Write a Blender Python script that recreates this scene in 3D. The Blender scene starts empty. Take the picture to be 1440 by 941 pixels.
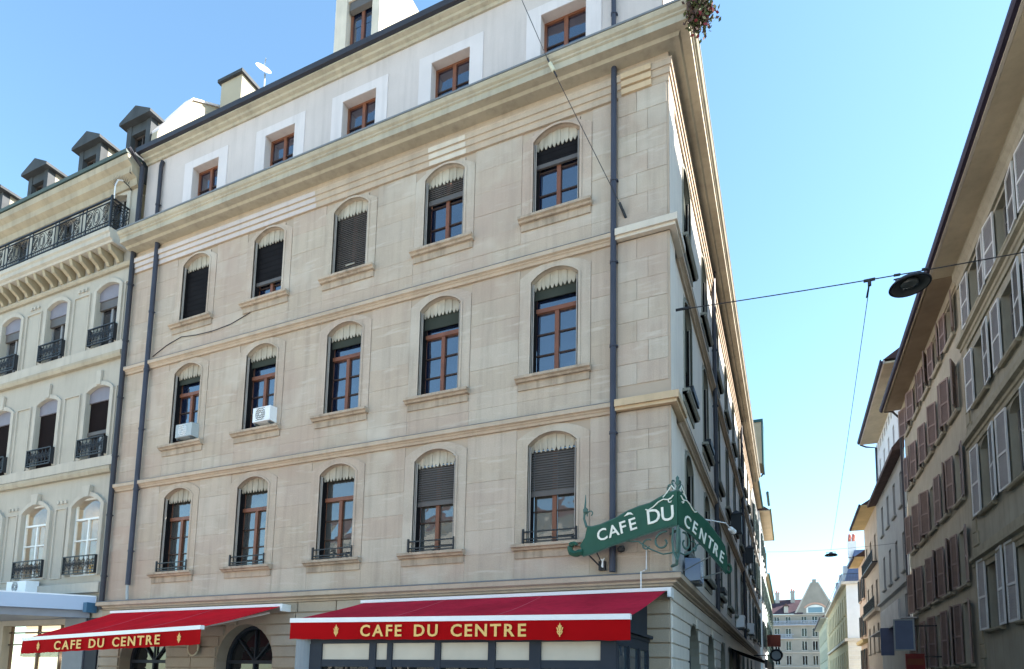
import bpy, math, random
from mathutils import Vector, Matrix
random.seed(7)
SC = bpy.context.scene
COL = SC.collection
PI = math.pi

# ------------------------------------------------------------------ camera
camd = bpy.data.cameras.new('camera'); cam = bpy.data.objects.new('camera', camd); COL.objects.link(cam)
camd.sensor_fit = 'HORIZONTAL'; camd.sensor_width = 36.0
camd.lens = 36.0 * 861.24 / 1440.0
camd.shift_x = -(743.86 - 720.0) / 1440.0
camd.shift_y = (865.76 - 470.5) / 1440.0
camd.clip_start = 0.05; camd.clip_end = 3000
# rows: world axes seen from the camera (x right, y down, z forward)
RW = ((0.92044, -0.02506, -0.39008), (0.39049, 0.10364, 0.91475), (0.01750, -0.99430, 0.10518))
right = Vector((RW[0][0], RW[1][0], RW[2][0])).normalized()
fwd = Vector((RW[0][2], RW[1][2], RW[2][2])).normalized()
up = right.cross(fwd).normalized(); right = fwd.cross(up).normalized()
m = Matrix((( right.x, up.x, -fwd.x, 2.126), (right.y, up.y, -fwd.y, -12.052), (right.z, up.z, -fwd.z, 1.68), (0, 0, 0, 1)))
cam.matrix_world = m
SC.camera = cam

# ------------------------------------------------------------------ light
SUN_DIR = Vector((0.74, 0.20, 0.63)).normalized()
elev = math.asin(SUN_DIR.z); azim = math.atan2(SUN_DIR.x, SUN_DIR.y)
w = bpy.data.worlds.new('World'); SC.world = w; w.use_nodes = True
nt = w.node_tree; nt.nodes.clear()
sky = nt.nodes.new('ShaderNodeTexSky'); sky.sky_type = 'NISHITA'; sky.sun_disc = False
sky.sun_elevation = elev; sky.sun_rotation = azim
sky.air_density = 1.0; sky.dust_density = 0.35; sky.ozone_density = 1.0
bg = nt.nodes.new('ShaderNodeBackground'); bg.inputs['Strength'].default_value = 0.105
wo = nt.nodes.new('ShaderNodeOutputWorld')
tint = nt.nodes.new('ShaderNodeVectorMath'); tint.operation = 'MULTIPLY'; tint.inputs[1].default_value = (.86, 1.04, 1.02)
nt.links.new(sky.outputs[0], tint.inputs[0]); nt.links.new(tint.outputs[0], bg.inputs[0]); nt.links.new(bg.outputs[0], wo.inputs[0])
sl = bpy.data.lights.new('sun', 'SUN'); sl.energy = 5.0; sl.angle = math.radians(0.5); sl.color = (1.0, 0.94, 0.85)
so = bpy.data.objects.new('sun', sl); COL.objects.link(so)
so.rotation_euler = (-SUN_DIR).to_track_quat('-Z', 'Y').to_euler()
SC.view_settings.view_transform = 'Standard'; SC.view_settings.look = 'None'
SC.view_settings.exposure = 2.0; SC.view_settings.gamma = 1.0

# ------------------------------------------------------------------ materials
MATS = {}
def mat(name, c, rough=.8, var=.12, scale=1.2, bump=.0, bscale=30., rand=None, spec=.3, metal=0., streak=.0, grain=.0, veins=None, patch=None):
    if name in MATS: return MATS[name]
    M = bpy.data.materials.new(name); M.use_nodes = True; n = M.node_tree; N = n.nodes; L = n.links
    b = N['Principled BSDF']
    b.inputs['Roughness'].default_value = rough; b.inputs['Metallic'].default_value = metal
    b.inputs['Specular IOR Level'].default_value = spec
    tc = N.new('ShaderNodeTexCoord')
    def noise(sc, det=4., mp=None, rgh=.55):
        t = N.new('ShaderNodeTexNoise'); t.inputs['Scale'].default_value = sc; t.inputs['Detail'].default_value = det
        t.inputs['Roughness'].default_value = rgh
        if mp:
            q = N.new('ShaderNodeMapping'); q.inputs['Scale'].default_value = mp
            L.new(tc.outputs['Object'], q.inputs['Vector']); L.new(q.outputs[0], t.inputs['Vector'])
        else: L.new(tc.outputs['Object'], t.inputs['Vector'])
        return t
    def ramp(src, p0, v0, p1, v1):
        r = N.new('ShaderNodeMapRange'); r.inputs[1].default_value = p0; r.inputs[2].default_value = p1
        r.inputs[3].default_value = v0; r.inputs[4].default_value = v1; L.new(src, r.inputs[0]); return r.outputs[0]
    def mul(col, fac):
        v = N.new('ShaderNodeVectorMath'); v.operation = 'SCALE'; L.new(col, v.inputs[0]); L.new(fac, v.inputs['Scale']); return v.outputs[0]
    if rand:
        oi = N.new('ShaderNodeObjectInfo'); cr = N.new('ShaderNodeValToRGB')
        els = cr.color_ramp.elements
        while len(els) < len(rand): els.new(.5)
        for i, cc in enumerate(rand):
            els[i].position = i / (len(rand) - 1); els[i].color = (*cc, 1)
        L.new(oi.outputs['Random'], cr.inputs[0]); col = cr.outputs[0]
    else:
        rg = N.new('ShaderNodeRGB'); rg.outputs[0].default_value = (*c, 1); col = rg.outputs[0]
    if var: col = mul(col, ramp(noise(scale).outputs['Fac'], .3, 1 - var, .7, 1 + var))
    if grain: col = mul(col, ramp(noise(45., 3.).outputs['Fac'], .3, 1 - grain, .7, 1 + grain))
    if streak:
        col = mul(col, ramp(noise(1., 5., (5., 5., .35), .6).outputs['Fac'], .48, 1., .75, 1 - streak))
    if veins:
        vn = noise(1., 5., (1.1, 1.1, 7.5), .6)
        mx = N.new('ShaderNodeMixRGB'); mx.inputs[2].default_value = (*veins, 1)
        L.new(ramp(vn.outputs['Fac'], .56, 0., .72, .75), mx.inputs[0]); L.new(col, mx.inputs[1]); col = mx.outputs[0]
    if patch:
        for pc, psc, p0, p1, amt in patch:
            mx = N.new('ShaderNodeMixRGB'); mx.inputs[2].default_value = (*pc, 1)
            L.new(ramp(noise(psc, 3.).outputs['Fac'], p0, 0., p1, amt), mx.inputs[0]); L.new(col, mx.inputs[1]); col = mx.outputs[0]
    L.new(col, b.inputs['Base Color'])
    if bump:
        bn = N.new('ShaderNodeBump'); bn.inputs['Strength'].default_value = bump; bn.inputs['Distance'].default_value = .02
        L.new(noise(bscale, 5.).outputs['Fac'], bn.inputs['Height']); L.new(bn.outputs[0], b.inputs['Normal'])
    MATS[name] = M; return M
def glass(name, base=(.012, .016, .026), ior=1.95, wav=.03):
    if name in MATS: return MATS[name]
    M = mat(name, base, rough=.02, var=0, spec=.5)
    b = M.node_tree.nodes['Principled BSDF']; b.inputs['IOR'].default_value = ior
    N = M.node_tree.nodes; L = M.node_tree.links
    t = N.new('ShaderNodeTexNoise'); t.inputs['Scale'].default_value = 1.6
    tc = [q for q in N if q.type == 'TEX_COORD'][0]; L.new(tc.outputs['Object'], t.inputs['Vector'])
    bn = N.new('ShaderNodeBump'); bn.inputs['Strength'].default_value = wav; bn.inputs['Distance'].default_value = .3
    L.new(t.outputs['Fac'], bn.inputs['Height']); L.new(bn.outputs[0], b.inputs['Normal'])
    return M
def clear_glass(name):
    if name in MATS: return MATS[name]
    M = bpy.data.materials.new(name); M.use_nodes = True; N = M.node_tree.nodes; L = M.node_tree.links; N.clear()
    o = N.new('ShaderNodeOutputMaterial'); mx = N.new('ShaderNodeMixShader'); tr = N.new('ShaderNodeBsdfTransparent'); gl = N.new('ShaderNodeBsdfGlossy')
    mx.inputs[0].default_value = .10; gl.inputs['Roughness'].default_value = .02
    L.new(tr.outputs[0], mx.inputs[1]); L.new(gl.outputs[0], mx.inputs[2]); L.new(mx.outputs[0], o.inputs[0])
    MATS[name] = M; return M
def emit(name, c, s):
    if name in MATS: return MATS[name]
    M = bpy.data.materials.new(name); M.use_nodes = True; b = M.node_tree.nodes['Principled BSDF']
    b.inputs['Base Color'].default_value = (*c, 1); b.inputs['Emission Color'].default_value = (*c, 1); b.inputs['Emission Strength'].default_value = s
    MATS[name] = M; return M

STONES = [(.46,.378,.295),(.44,.352,.272),(.47,.395,.312),(.45,.357,.278),(.49,.418,.34),(.44,.363,.29),(.465,.378,.295),(.455,.357,.283),(.48,.403,.327)]
stone = mat('limestone', (.5,.39,.29), .9, .08, .9, .35, 20, rand=STONES, streak=.20, grain=.07, veins=(.57,.50,.42), patch=[((.41,.30,.24), .33, .48, .68, .6), ((.54,.475,.395), .6, .54, .70, .75), ((.33,.27,.21), .9, .62, .80, .45)])
stone_trim = mat('limestone_trim', (.465,.37,.28), .85, .10, 1.3, .2, 30, streak=.14, grain=.05)
sill_m = mat('weathered_sill', (.42,.335,.255), .9, .16, 2., .2, 30, streak=.45, grain=.06)
stone_pale = mat('pale_limestone', (.62,.55,.46), .85, .10, 1.5, .15, 30, streak=.1)
stone_warm = mat('ochre_limestone', (.56,.42,.27), .85, .12, 1.5, .15, 30, streak=.15)
stone_joint = mat('stone_joint', (.42,.335,.26), .9, .08, 1.)
cornice_m = mat('cornice_stone', (.42,.375,.29), .85, .14, 1.4, .2, 24, streak=.22, patch=[((.30,.27,.19), .7, .55, .75, .5)])
rust_m = mat('rusticated_stone', (.40,.34,.27), .85, .1, 1.1, .25, 26, rand=[(.38,.32,.25),(.43,.36,.28),(.40,.32,.24),(.45,.39,.31)], grain=.06)
zinc = mat('zinc_flashing', (.16,.17,.18), .5, .1, 2., spec=.5)
pipe_m = mat('blue_grey_pipe', (.045,.05,.072), .55, .12, 2., spec=.3)
pipe_d = mat('dark_pipe', (.035,.035,.045), .5, .1, 2.)
plaster_w = mat('white_plaster', (.555,.49,.465), .9, .06, .7, .1, 40, streak=.14, grain=.03, patch=[((.50,.44,.41), .5, .5, .7, .5)])
white_band = mat('white_paint_band', (.635,.58,.575), .8, .05, 1., .08, 40, streak=.12)
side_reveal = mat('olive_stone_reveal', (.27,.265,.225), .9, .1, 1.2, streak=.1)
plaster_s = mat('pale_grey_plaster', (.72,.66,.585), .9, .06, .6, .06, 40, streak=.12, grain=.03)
wood = mat('brown_wood_frame', (.19,.07,.035), .45, .15, 4., spec=.4)
dark_bar = mat('dark_glazing_bar', (.05,.028,.02), .5, .1, 3.)
rail_m = mat('blind_guide_rail', (.34,.31,.28), .5, .1, 2.)
glass_b = glass('window_glass', (.008,.014,.036), 2.7)
glass_d = glass('dark_glass', (.01,.012,.014), 1.5)
pelmet_m = mat('cream_painted_pelmet', (.43,.38,.30), .75, .18, 2., streak=.35, rand=[(.41,.36,.28),(.46,.41,.33),(.43,.385,.31),(.38,.335,.265)])
slat_m = mat('grey_blind_slat', (.105,.095,.09), .55, .12, 2., spec=.35)
blind_blk = mat('black_blind', (.012,.011,.012), .8, .2, 2., spec=.08)
blind_grn = mat('dark_green_blind', (.045,.05,.04), .7, .1, 2., spec=.08)
iron = mat('black_iron', (.018,.02,.024), .5, .1, 3., spec=.4)
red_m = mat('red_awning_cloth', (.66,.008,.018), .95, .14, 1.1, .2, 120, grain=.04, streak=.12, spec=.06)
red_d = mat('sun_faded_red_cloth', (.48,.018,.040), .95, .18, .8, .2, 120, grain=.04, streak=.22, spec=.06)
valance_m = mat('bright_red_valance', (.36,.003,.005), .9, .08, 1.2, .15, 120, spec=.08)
white_metal = mat('white_metal', (.80,.80,.80), .4, .03, 2., spec=.5)
gold_m = mat('gold_lettering', (.80,.50,.16), .6, .05, 5.)
slate_blue = mat('slate_blue_paint', (.028,.034,.046), .6, .1, 2., spec=.2)
grey_pill = mat('grey_painted_panel', (.22,.24,.26), .6, .08, 2.)
cream_panel = mat('cream_panel', (.55,.49,.40), .6, .06, 2.)
green_sign = mat('green_enamel', (.02,.085,.055), .5, .14, 2.5, spec=.25, streak=.15)
green_iron = mat('verdigris_iron', (.06,.125,.105), .55, .2, 8., spec=.4)
letter_w = mat('off_white_lettering', (.80,.79,.70), .6, .05, 6.)
l_wall = mat('sage_grey_plaster', (.42,.385,.325), .9, .07, .8, .08, 35, streak=.10, grain=.03)
l_trim = mat('sage_grey_stone', (.46,.42,.355), .85, .08, 1.2, .08, 35, streak=.16)
l_ochre = mat('ochre_cornice', (.38,.325,.24), .85, .12, 1.2, .1, 30, streak=.2)
corbel_m = mat('brown_corbel_stone', (.36,.30,.205), .85, .12, 1.5)
l_box = mat('lilac_blind_box', (.20,.19,.22), .6, .08, 2.)
white_wood = mat('white_wood', (.72,.74,.72), .5, .05, 3.)
canopy_m = mat('pale_blue_canopy', (.34,.43,.57), .45, .04, 1., spec=.5)
lead_m = mat('lead_roofing', (.055,.06,.065), .7, .2, 2., spec=.2, streak=.2)
dormer_side = mat('cream_render', (.40,.35,.265), .85, .06, 1.)
roof_dk = mat('dark_roof_tile', (.085,.05,.045), .8, .25, 3., .3, 20)
r1_wall = mat('grey_green_stone', (.31,.295,.235), .88, .12, 1., .2, 25, streak=.2, grain=.05)
r1_trim = mat('olive_stone_trim', (.31,.285,.21), .88, .12, 1.2, .15, 25, streak=.25)
r1_soff = mat('beige_soffit_boards', (.56,.47,.33), .8, .12, 1.2, streak=.1)
r2_wall = mat('buff_render', (.40,.365,.285), .9, .12, .9, .1, 25, streak=.18)
r2_soff = mat('brown_soffit_boards', (.36,.27,.18), .8, .14, 1.2)
gutter_m = mat('dark_violet_gutter', (.032,.025,.045), .6, .1, 2., spec=.2)
shut_w = mat('white_shutter_frame', (.58,.59,.58), .55, .06, 4.)
shut_p = mat('grey_louvre', (.31,.31,.32), .6, .08, 4.)
shut_b = mat('red_brown_shutter', (.165,.115,.10), .6, .15, 3.)
shut_b2 = mat('faded_brown_shutter_edge', (.27,.205,.185), .6, .1, 3.)
r3_wall = mat('cool_grey_render', (.34,.35,.345), .9, .08, 1., streak=.12)
r3_white = mat('white_render', (.72,.73,.75), .9, .05, 1.)
r4_wall = mat('pinkish_buff_render', (.46,.38,.30), .9, .1, 1., streak=.1)
r4_soff = mat('golden_soffit', (.62,.45,.22), .8, .1, 1.)
r5_wall = mat('apricot_render', (.58,.43,.33), .9, .1, 1.)
r6_white = mat('white_side_wall', (.78,.78,.77), .9, .05, 1.)
r6_wall = mat('straw_render', (.50,.42,.26), .9, .08, 1.)
slate_r = mat('blue_slate', (.10,.13,.22), .5, .15, 4., spec=.5)
brick_c = mat('red_chimney_pot', (.42,.13,.09), .85, .15, 5.)
end_wall = mat('far_grey_stone', (.24,.225,.20), .9, .12, .5)
end_trim = mat('far_pale_stone', (.36,.345,.32), .9, .1, .5)
l2_wall = mat('street_grey_render', (.34,.33,.31), .9, .1, .7, streak=.15)
tan_m = mat('tan_render', (.55,.42,.27), .85, .08, 1.)
teal_m = mat('teal_gutter', (.03,.09,.085), .5, .1, 2.)
ac_w = mat('white_unit_casing', (.76,.77,.78), .45, .04, 3., spec=.5)
ac_g = mat('dark_fan_grille', (.10,.11,.115), .6, .1, 3.)
ac_bg = mat('grey_unit_casing', (.36,.40,.41), .5, .06, 3.)
cable_m = mat('dark_cable', (.03,.03,.035), .6, .0)
lamp_m = mat('lamp_enamel_dark', (.02,.022,.028), .5, .05, 2., spec=.25)
lamp_in = mat('lamp_reflector', (.045,.052,.05), .35, .05, 2., spec=.5)
porc = mat('porcelain', (.62,.58,.42), .4, .05, 3.)
ground_m = mat('pale_paving', (.42,.39,.34), .9, .12, .4, .1, 8)
asphalt = mat('asphalt', (.055,.055,.058), .9, .15, 1., .3, 60)
kerb_m = mat('granite_kerb', (.30,.29,.28), .85, .15, 3.)
leaf_m = mat('leaf_green', (.07,.085,.03), .7, .35, 8.)
bark_m = mat('dry_stem', (.10,.06,.05), .85, .2, 8.)
flower_m = mat('dull_red_flower', (.20,.03,.04), .7, .2, 8.)
far_wall = mat('plaza_building_render', (.56,.53,.47), .9, .08, .5)

# ------------------------------------------------------------------ mesh helpers
FRONT = lambda u, w_, z: (u, -w_, z)          # the cafe's front: u to the right, w out of the wall
SIDE = lambda u, w_, z: (w_, u, z)            # its side street wall
def RIGHT(X0): return lambda u, w_, z: (X0 - w_, u, z)
ID = lambda x, y, z: (x, y, z)
BASE = {}
class MB:
    def __init__(s, T=ID): s.T = T; s.v = []; s.f = []; s.m = []
    def add(s, vs, fs, mi=0):
        o = len(s.v); s.v += [s.T(*p) for p in vs]; s.f += [[i + o for i in f] for f in fs]; s.m += [mi] * len(fs); return s
    def box(s, a0, a1, b0, b1, c0, c1, mi=0):
        return s.add([(a, b, c) for a in (a0, a1) for b in (b0, b1) for c in (c0, c1)],
            [(0,1,3,2),(4,6,7,5),(0,4,5,1),(2,3,7,6),(0,2,6,4),(1,5,7,3)], mi)
    def chbox(s, a0, a1, b0, b1, c0, c1, ch=.012, mi=0):
        # block standing on plane b0 with its front face b1 chamfered
        v = [(a0,b0,c0),(a1,b0,c0),(a1,b0,c1),(a0,b0,c1),(a0,b1-ch,c0),(a1,b1-ch,c0),(a1,b1-ch,c1),(a0,b1-ch,c1),
             (a0+ch,b1,c0+ch),(a1-ch,b1,c0+ch),(a1-ch,b1,c1-ch),(a0+ch,b1,c1-ch)]
        f = [(8,9,10,11)]
        for i in range(4):
            j = (i + 1) % 4; f += [(i, j, 4 + j, 4 + i), (4 + i, 4 + j, 8 + j, 8 + i)]
        return s.add(v, f, mi)
    def poly(s, pts, w0, w1, mi=0):
        n = len(pts); v = [(p[0], w0, p[1]) for p in pts] + [(p[0], w1, p[1]) for p in pts]
        return s.add(v, [list(range(n)), list(range(n, 2*n))] + [(i, (i+1) % n, n + (i+1) % n, n + i) for i in range(n)], mi)
    def prof(s, prof, u0, u1, mi=0):
        # (w, z) section swept along u
        n = len(prof); v = [(u0, p[0], p[1]) for p in prof] + [(u1, p[0], p[1]) for p in prof]
        return s.add(v, [list(range(n)), list(range(n, 2*n))] + [(i, (i+1) % n, n + (i+1) % n, n + i) for i in range(n)], mi)
    def strip(s, inn, out, w0, w1, wo0=None, mi=0):
        # band between two open curves; inner reveal from w0 to w1, outer edge from wo0 to w1
        n = len(inn); wo0 = w0 if wo0 is None else wo0
        v = [(p[0], w1, p[1]) for p in inn] + [(p[0], w1, p[1]) for p in out] + [(p[0], w0, p[1]) for p in inn] + [(p[0], wo0, p[1]) for p in out]
        f = []
        for i in range(n - 1): f += [(i, i+1, n+i+1, n+i), (i, i+1, 2*n+i+1, 2*n+i), (n+i, n+i+1, 3*n+i+1, 3*n+i)]
        for i in (0, n - 1): f.append((i, n+i, 3*n+i, 2*n+i))
        return s.add(v, f, mi)
    def tube(s, pts, r, n=6, mi=0, closed=False):
        pts = [Vector(p) for p in pts]; rings = []
        for i, p in enumerate(pts):
            a = pts[i-1] if (i > 0 or closed) else p; b = pts[(i+1) % len(pts)] if (i < len(pts)-1 or closed) else p
            d = (b - a).normalized(); q = Vector((0,0,1)) if abs(d.z) < .9 else Vector((1,0,0))
            x = d.cross(q).normalized(); y = d.cross(x)
            rr = r[i] if isinstance(r, (list, tuple)) else r
            rings.append([p + x*rr*math.cos(2*PI*k/n) + y*rr*math.sin(2*PI*k/n) for k in range(n)])
        vs = [tuple(q) for rg in rings for q in rg]; fs = []
        R_ = len(rings)
        for i in range(R_ if closed else R_ - 1):
            for k in range(n):
                j = (i + 1) % R_; fs.append((i*n+k, i*n+(k+1) % n, j*n+(k+1) % n, j*n+k))
        if not closed: fs += [list(range(n)), list(range((R_-1)*n, R_*n))]
        return s.add(vs, fs, mi)
    def lathe(s, c, prof, n=20, mi=0):
        vs = []; fs = []
        for r, z in prof:
            vs += [(c[0] + r*math.cos(2*PI*k/n), c[1] + r*math.sin(2*PI*k/n), c[2] + z) for k in range(n)]
        for i in range(len(prof)-1):
            for k in range(n): fs.append((i*n+k, i*n+(k+1) % n, (i+1)*n+(k+1) % n, (i+1)*n+k))
        return s.add(vs, fs, mi)
    def build(s, name, ms, parent=None, kind=None, label=None, smooth=False):
        b = BASE.get(parent.name, Vector((0,0,0))) if parent else Vector((0,0,0))
        me = bpy.data.meshes.new(name); me.from_pydata([(v[0]-b.x, v[1]-b.y, v[2]-b.z) for v in s.v], [], s.f)
        ms = ms if isinstance(ms, (list, tuple)) else [ms]
        for q in ms: me.materials.append(q)
        if len(ms) > 1: me.polygons.foreach_set('material_index', s.m)
        if smooth: me.polygons.foreach_set('use_smooth', [True]*len(me.polygons))
        me.update()
        o = bpy.data.objects.new(name, me); COL.objects.link(o)
        if parent: o.parent = parent
        BASE[o.name] = b
        if kind: o['kind'] = kind
        if label: o['label'] = label
        return o
def thing(name, label, cat, loc, group=None):
    o = bpy.data.objects.new(name, None); COL.objects.link(o); o.location = loc; o.empty_display_size = .2
    o['label'] = label; o['category'] = cat
    if group: o['group'] = group
    BASE[o.name] = Vector(loc); return o
def tag(o, label, cat, group=None):
    o['label'] = label; o['category'] = cat
    if group: o['group'] = group
    return o
def struct(o): o['kind'] = 'structure'; return o

def arc(hw, zp, rise, n=10, u=0.):
    R_ = (hw*hw + rise*rise) / (2*rise); a = math.asin(min(1, hw / R_)); a = PI - a if rise > hw else a
    return [(u + R_*math.sin(-a + 2*a*i/n), zp + rise - R_ + R_*math.cos(-a + 2*a*i/n)) for i in range(n+1)]
def wall_cells(mb, u0, u1, z0, z1, ops, w_, dep, mi=0):
    us = sorted(set([u0, u1] + [q for o in ops for q in o[:2] if u0 < q < u1])); zs = sorted(set([z0, z1] + [q for o in ops for q in o[2:4] if z0 < q < z1]))
    for a, b in zip(us, us[1:]):
        run = None
        for c, d in zip(zs, zs[1:]):
            hole = any(o[0] < (a+b)/2 < o[1] and o[2] < (c+d)/2 < o[3] for o in ops)
            if not hole: mb.add([(a,w_,c),(b,w_,c),(b,w_,d),(a,w_,d)], [(0,1,2,3)], mi)
    for a, b, c, d in [o[:4] for o in ops]:
        mb.add([(a,w_,c),(b,w_,c),(b,w_,d),(a,w_,d),(a,w_-dep,c),(b,w_-dep,c),(b,w_-dep,d),(a,w_-dep,d)], [(0,1,5,4),(1,2,6,5),(2,3,7,6),(3,0,4,7)], mi)
def bars(mb, u0, u1, z0, z1, wf, t, d=.05, mi=0):
    mb.box(u0, u0+t, wf, wf+d, z0, z1, mi); mb.box(u1-t, u1, wf, wf+d, z0, z1, mi)
    mb.box(u0+t, u1-t, wf, wf+d, z0, z0+t, mi); mb.box(u0+t, u1-t, wf, wf+d, z1-t, z1, mi)

_chars = {}
def char_mesh(ch, size, ext, off=0.):
    k = (ch, size, ext, off)
    if k not in _chars:
        cu = bpy.data.curves.new('letter', 'FONT'); cu.body = ch; cu.size = size; cu.extrude = ext; cu.offset = off; cu.resolution_u = 3
        ob = bpy.data.objects.new('letter', cu); COL.objects.link(ob)
        bpy.context.view_layer.update()
        ev = ob.evaluated_get(bpy.context.evaluated_depsgraph_get()); me = bpy.data.meshes.new_from_object(ev)
        V = [tuple(v.co) for v in me.vertices]; F = [list(p.vertices) for p in me.polygons]
        bpy.data.objects.remove(ob); bpy.data.curves.remove(cu); bpy.data.meshes.remove(me)
        x0 = min(v[0] for v in V); x1 = max(v[0] for v in V)
        _chars[k] = ([(v[0]-x0, v[1], v[2]) for v in V], F, x1 - x0)
    return _chars[k]

# ------------------------------------------------------------------ ground
def sheet(name, x0, x1, y0, y1, z, m_):
    return struct(MB().add([(x0,y0,z),(x1,y0,z),(x1,y1,z),(x0,y1,z)], [(0,1,2,3)]).build(name, m_))
sheet('ground', -600, 600, -600, 900, 0., ground_m)
sheet('road', 0.02, 7.98, -1, 150, .004, asphalt)
sheet('road', -1.5, 40, -34, -1.0, .004, asphalt)  # unseen dark ground added to cut light bounced onto the right-hand houses
for x0, x1 in ((0.04, 1.6), (6.4, 7.96)):
    mb = MB(); mb.box(x0, x1, .4 if x0 < 1 else -1, 150, .006, .12); p = struct(mb.build('pavement', asphalt))
    k0 = 1.6 if x0 < 1 else 6.28
    struct(MB().box(k0, k0+.12, .4 if x0 < 1 else -1, 150, .002, .125).build('kerb', kerb_m))

# ================================================================== the cafe corner building
B = thing('corner_building', 'long beige stone corner building with three rows of arched windows above red awnings', 'building', (0, 0, 0))
XL = -17.2
BAYS = [-2.53, -5.50, -8.40, -11.30, -14.25]
HW = .57
ROWS = [(4.62, 6.86, 7.11), (8.46, 10.71, 10.96), (12.33, 14.22, 14.48)]       # sill, spring, crown
def front_ops(r=.012):
    return [(c - HW - r, c + HW + r, zs - r, zc + r) for c in BAYS for zs, zp, zc in ROWS]
GARCH = [(-11.25, 1.02), (-15.25, 1.02)]
wb = MB(FRONT)
wall_cells(wb, XL, 0, 3.59, 15.3, front_ops(), -.012, .27)
wall_cells(wb, XL, 0, 0, 3.59, [(c - h, c + h, 0, 3.12) for c, h in GARCH] + [(-7.0, -.6, 0, 3.2)], -.02, .5)
# recess backs
wb.box(XL, 0, -.9, -.85, 0, 3.4)
wb.build('front_wall', stone_joint, B)

# ---- coursed ashlar blocks of the front
def blocks(T, spans, z0, z1, name, m_, w0=-.012, w1=.0, maxlen=1.45, par=B, gap=.0025, ch=.003, rnd=.003, off=0):
    for (a, b) in spans:
        n = max(1, int(math.ceil((b - a) / maxlen)))
        L_ = (b - a) / n
        cuts = [a] + [a + L_*(i + (random.uniform(-.14, .14))) + (L_*.25 if (off and n > 2) else 0) for i in range(1, n)] + [b]
        for p, q in zip(cuts, cuts[1:]):
            if q - p < .04: continue
            MB(T).chbox(p+gap/2, q-gap/2, w0, w1 + random.uniform(-rnd, rnd), z0+gap/2, z1-gap/2, ch).build(name, m_, par)
PL0 = -1.07                                   # left edge of the corner pilaster
def gaps(half):
    e = [XL] + [q for c in sorted(BAYS) for q in (c - half, c + half)] + [PL0]
    return [(e[i], e[i+1]) for i in range(0, len(e), 2)]
LEDGE = {0: 3.86, 1: 7.50, 2: 11.32}
for r, (zs, zp, zc) in enumerate(ROWS):
    top = [7.28, 11.10, 14.55][r]; bot = [3.86, 7.50, 11.32][r]
    n1 = 1; zA = zs - .14
    zz = [bot, zA] if zA - bot < .75 else [bot, (bot + zA)/2, zA]
    k = 5 if r < 2 else 4
    zz += [zA + (top - zA)*i/k for i in range(1, k+1)]
    for i, (a, b) in enumerate(zip(zz, zz[1:])):
        below = b <= zA + .01
        if below: spans = [(XL, -14.25-.86)] + [(c - .86, c + .86) for c in sorted(BAYS)] + [(x+.86, y-.86) for x, y in zip(sorted(BAYS), sorted(BAYS)[1:])] + [(BAYS[0]+.86, PL0)]
        else: spans = gaps(.86)
        blocks(FRONT, spans, a, b, 'stone_block', stone, maxlen=2.0, off=i % 2)
# pilaster blocks, corner
zz = [3.86 + (7.27-3.86)*i/8 for i in range(9)] + [7.50 + .34] + [7.84 + (11.08-7.84)*i/7 for i in range(1, 8)] + [11.32, 11.62] + [11.62 + (14.55-11.62)*i/6 for i in range(1, 7)]
for i, (a, b) in enumerate(zip(zz, zz[1:])):
    if (abs(a-7.27) < .01) or abs(a-11.08) < .01: continue
    mid = PL0 + (.42 if i % 2 else .66)
    proud = .06 if (abs(a-7.5) < .01 or abs(a - 11.32) < .01) else .045
    sp = [(PL0, mid), (mid, .0)] if b - a > .30 else [(PL0, 0.)]
    for p, q in sp: MB(FRONT).chbox(p+.003, q-.003, -.012, proud + random.uniform(-.003, .003), a+.002, b-.002, .004).build('pilaster_block', stone, B)
MB(FRONT).box(PL0+.004, .044, -.01, .03, 3.86, 15.25).build('pilaster_core', stone_joint, B)

# ---- string courses, frieze and cornice: front returns round the corner along the side
YE = 30.8
def course(prof, name, m_, xr=0.0, yl=YE, x0=XL, kind=None):
    # (projection, z) section run along the front then mitred along the side street
    n = len(prof)
    v = [(x0, -p[0], p[1]) for p in prof] + [(xr + p[0], -p[0], p[1]) for p in prof] + [(xr + p[0], yl, p[1]) for p in prof]
    f = [list(range(n)), list(range(2*n, 3*n))]
    for k in (0, n):
        for i in range(n): j = (i+1) % n; f.append((k+i, k+j, k+n+j, k+n+i))
    mb = MB(); mb.add(v, f); return mb.build(name, m_, B)
for zt in (7.50, 11.32):
    course([(-.02, zt-.22), (.05, zt-.22), (.07, zt-.17), (.10, zt-.15), (.10, zt-.13), (.15, zt-.11), (.15, zt-.015), (.02, zt+.03), (-.02, zt+.03)], 'string_course', stone_trim)
    course([(.0, zt-.013), (.158, zt-.012), (.158, zt-.002), (.022, zt+.042), (0., zt+.042)], 'flashing', zinc)
    # the heavier cap over the pilaster
    mb = MB(); 
    for (p, a, b) in ((.20, zt-.15, zt+.0), (.15, zt-.22, zt-.15)):
        mb.box(PL0-.02, .045+p*.9, -p-.01, .0, a, b); mb.box(0, .045+p*.9, 0, .9, a, b)
    mb.build('pilaster_cap', stone_pale if zt > 10 else stone_warm, B)
course([(-.02, 3.575), (.06, 3.575), (.07, 3.61), (.14, 3.63), (.14, 3.67), (.24, 3.70), (.24, 3.80), (.02, 3.86), (-.02, 3.86)], 'string_course', stone_trim)
course([(0., 3.842), (.246, 3.805), (.246, 3.815), (.022, 3.872), (0., 3.872)], 'flashing', zinc)
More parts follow.
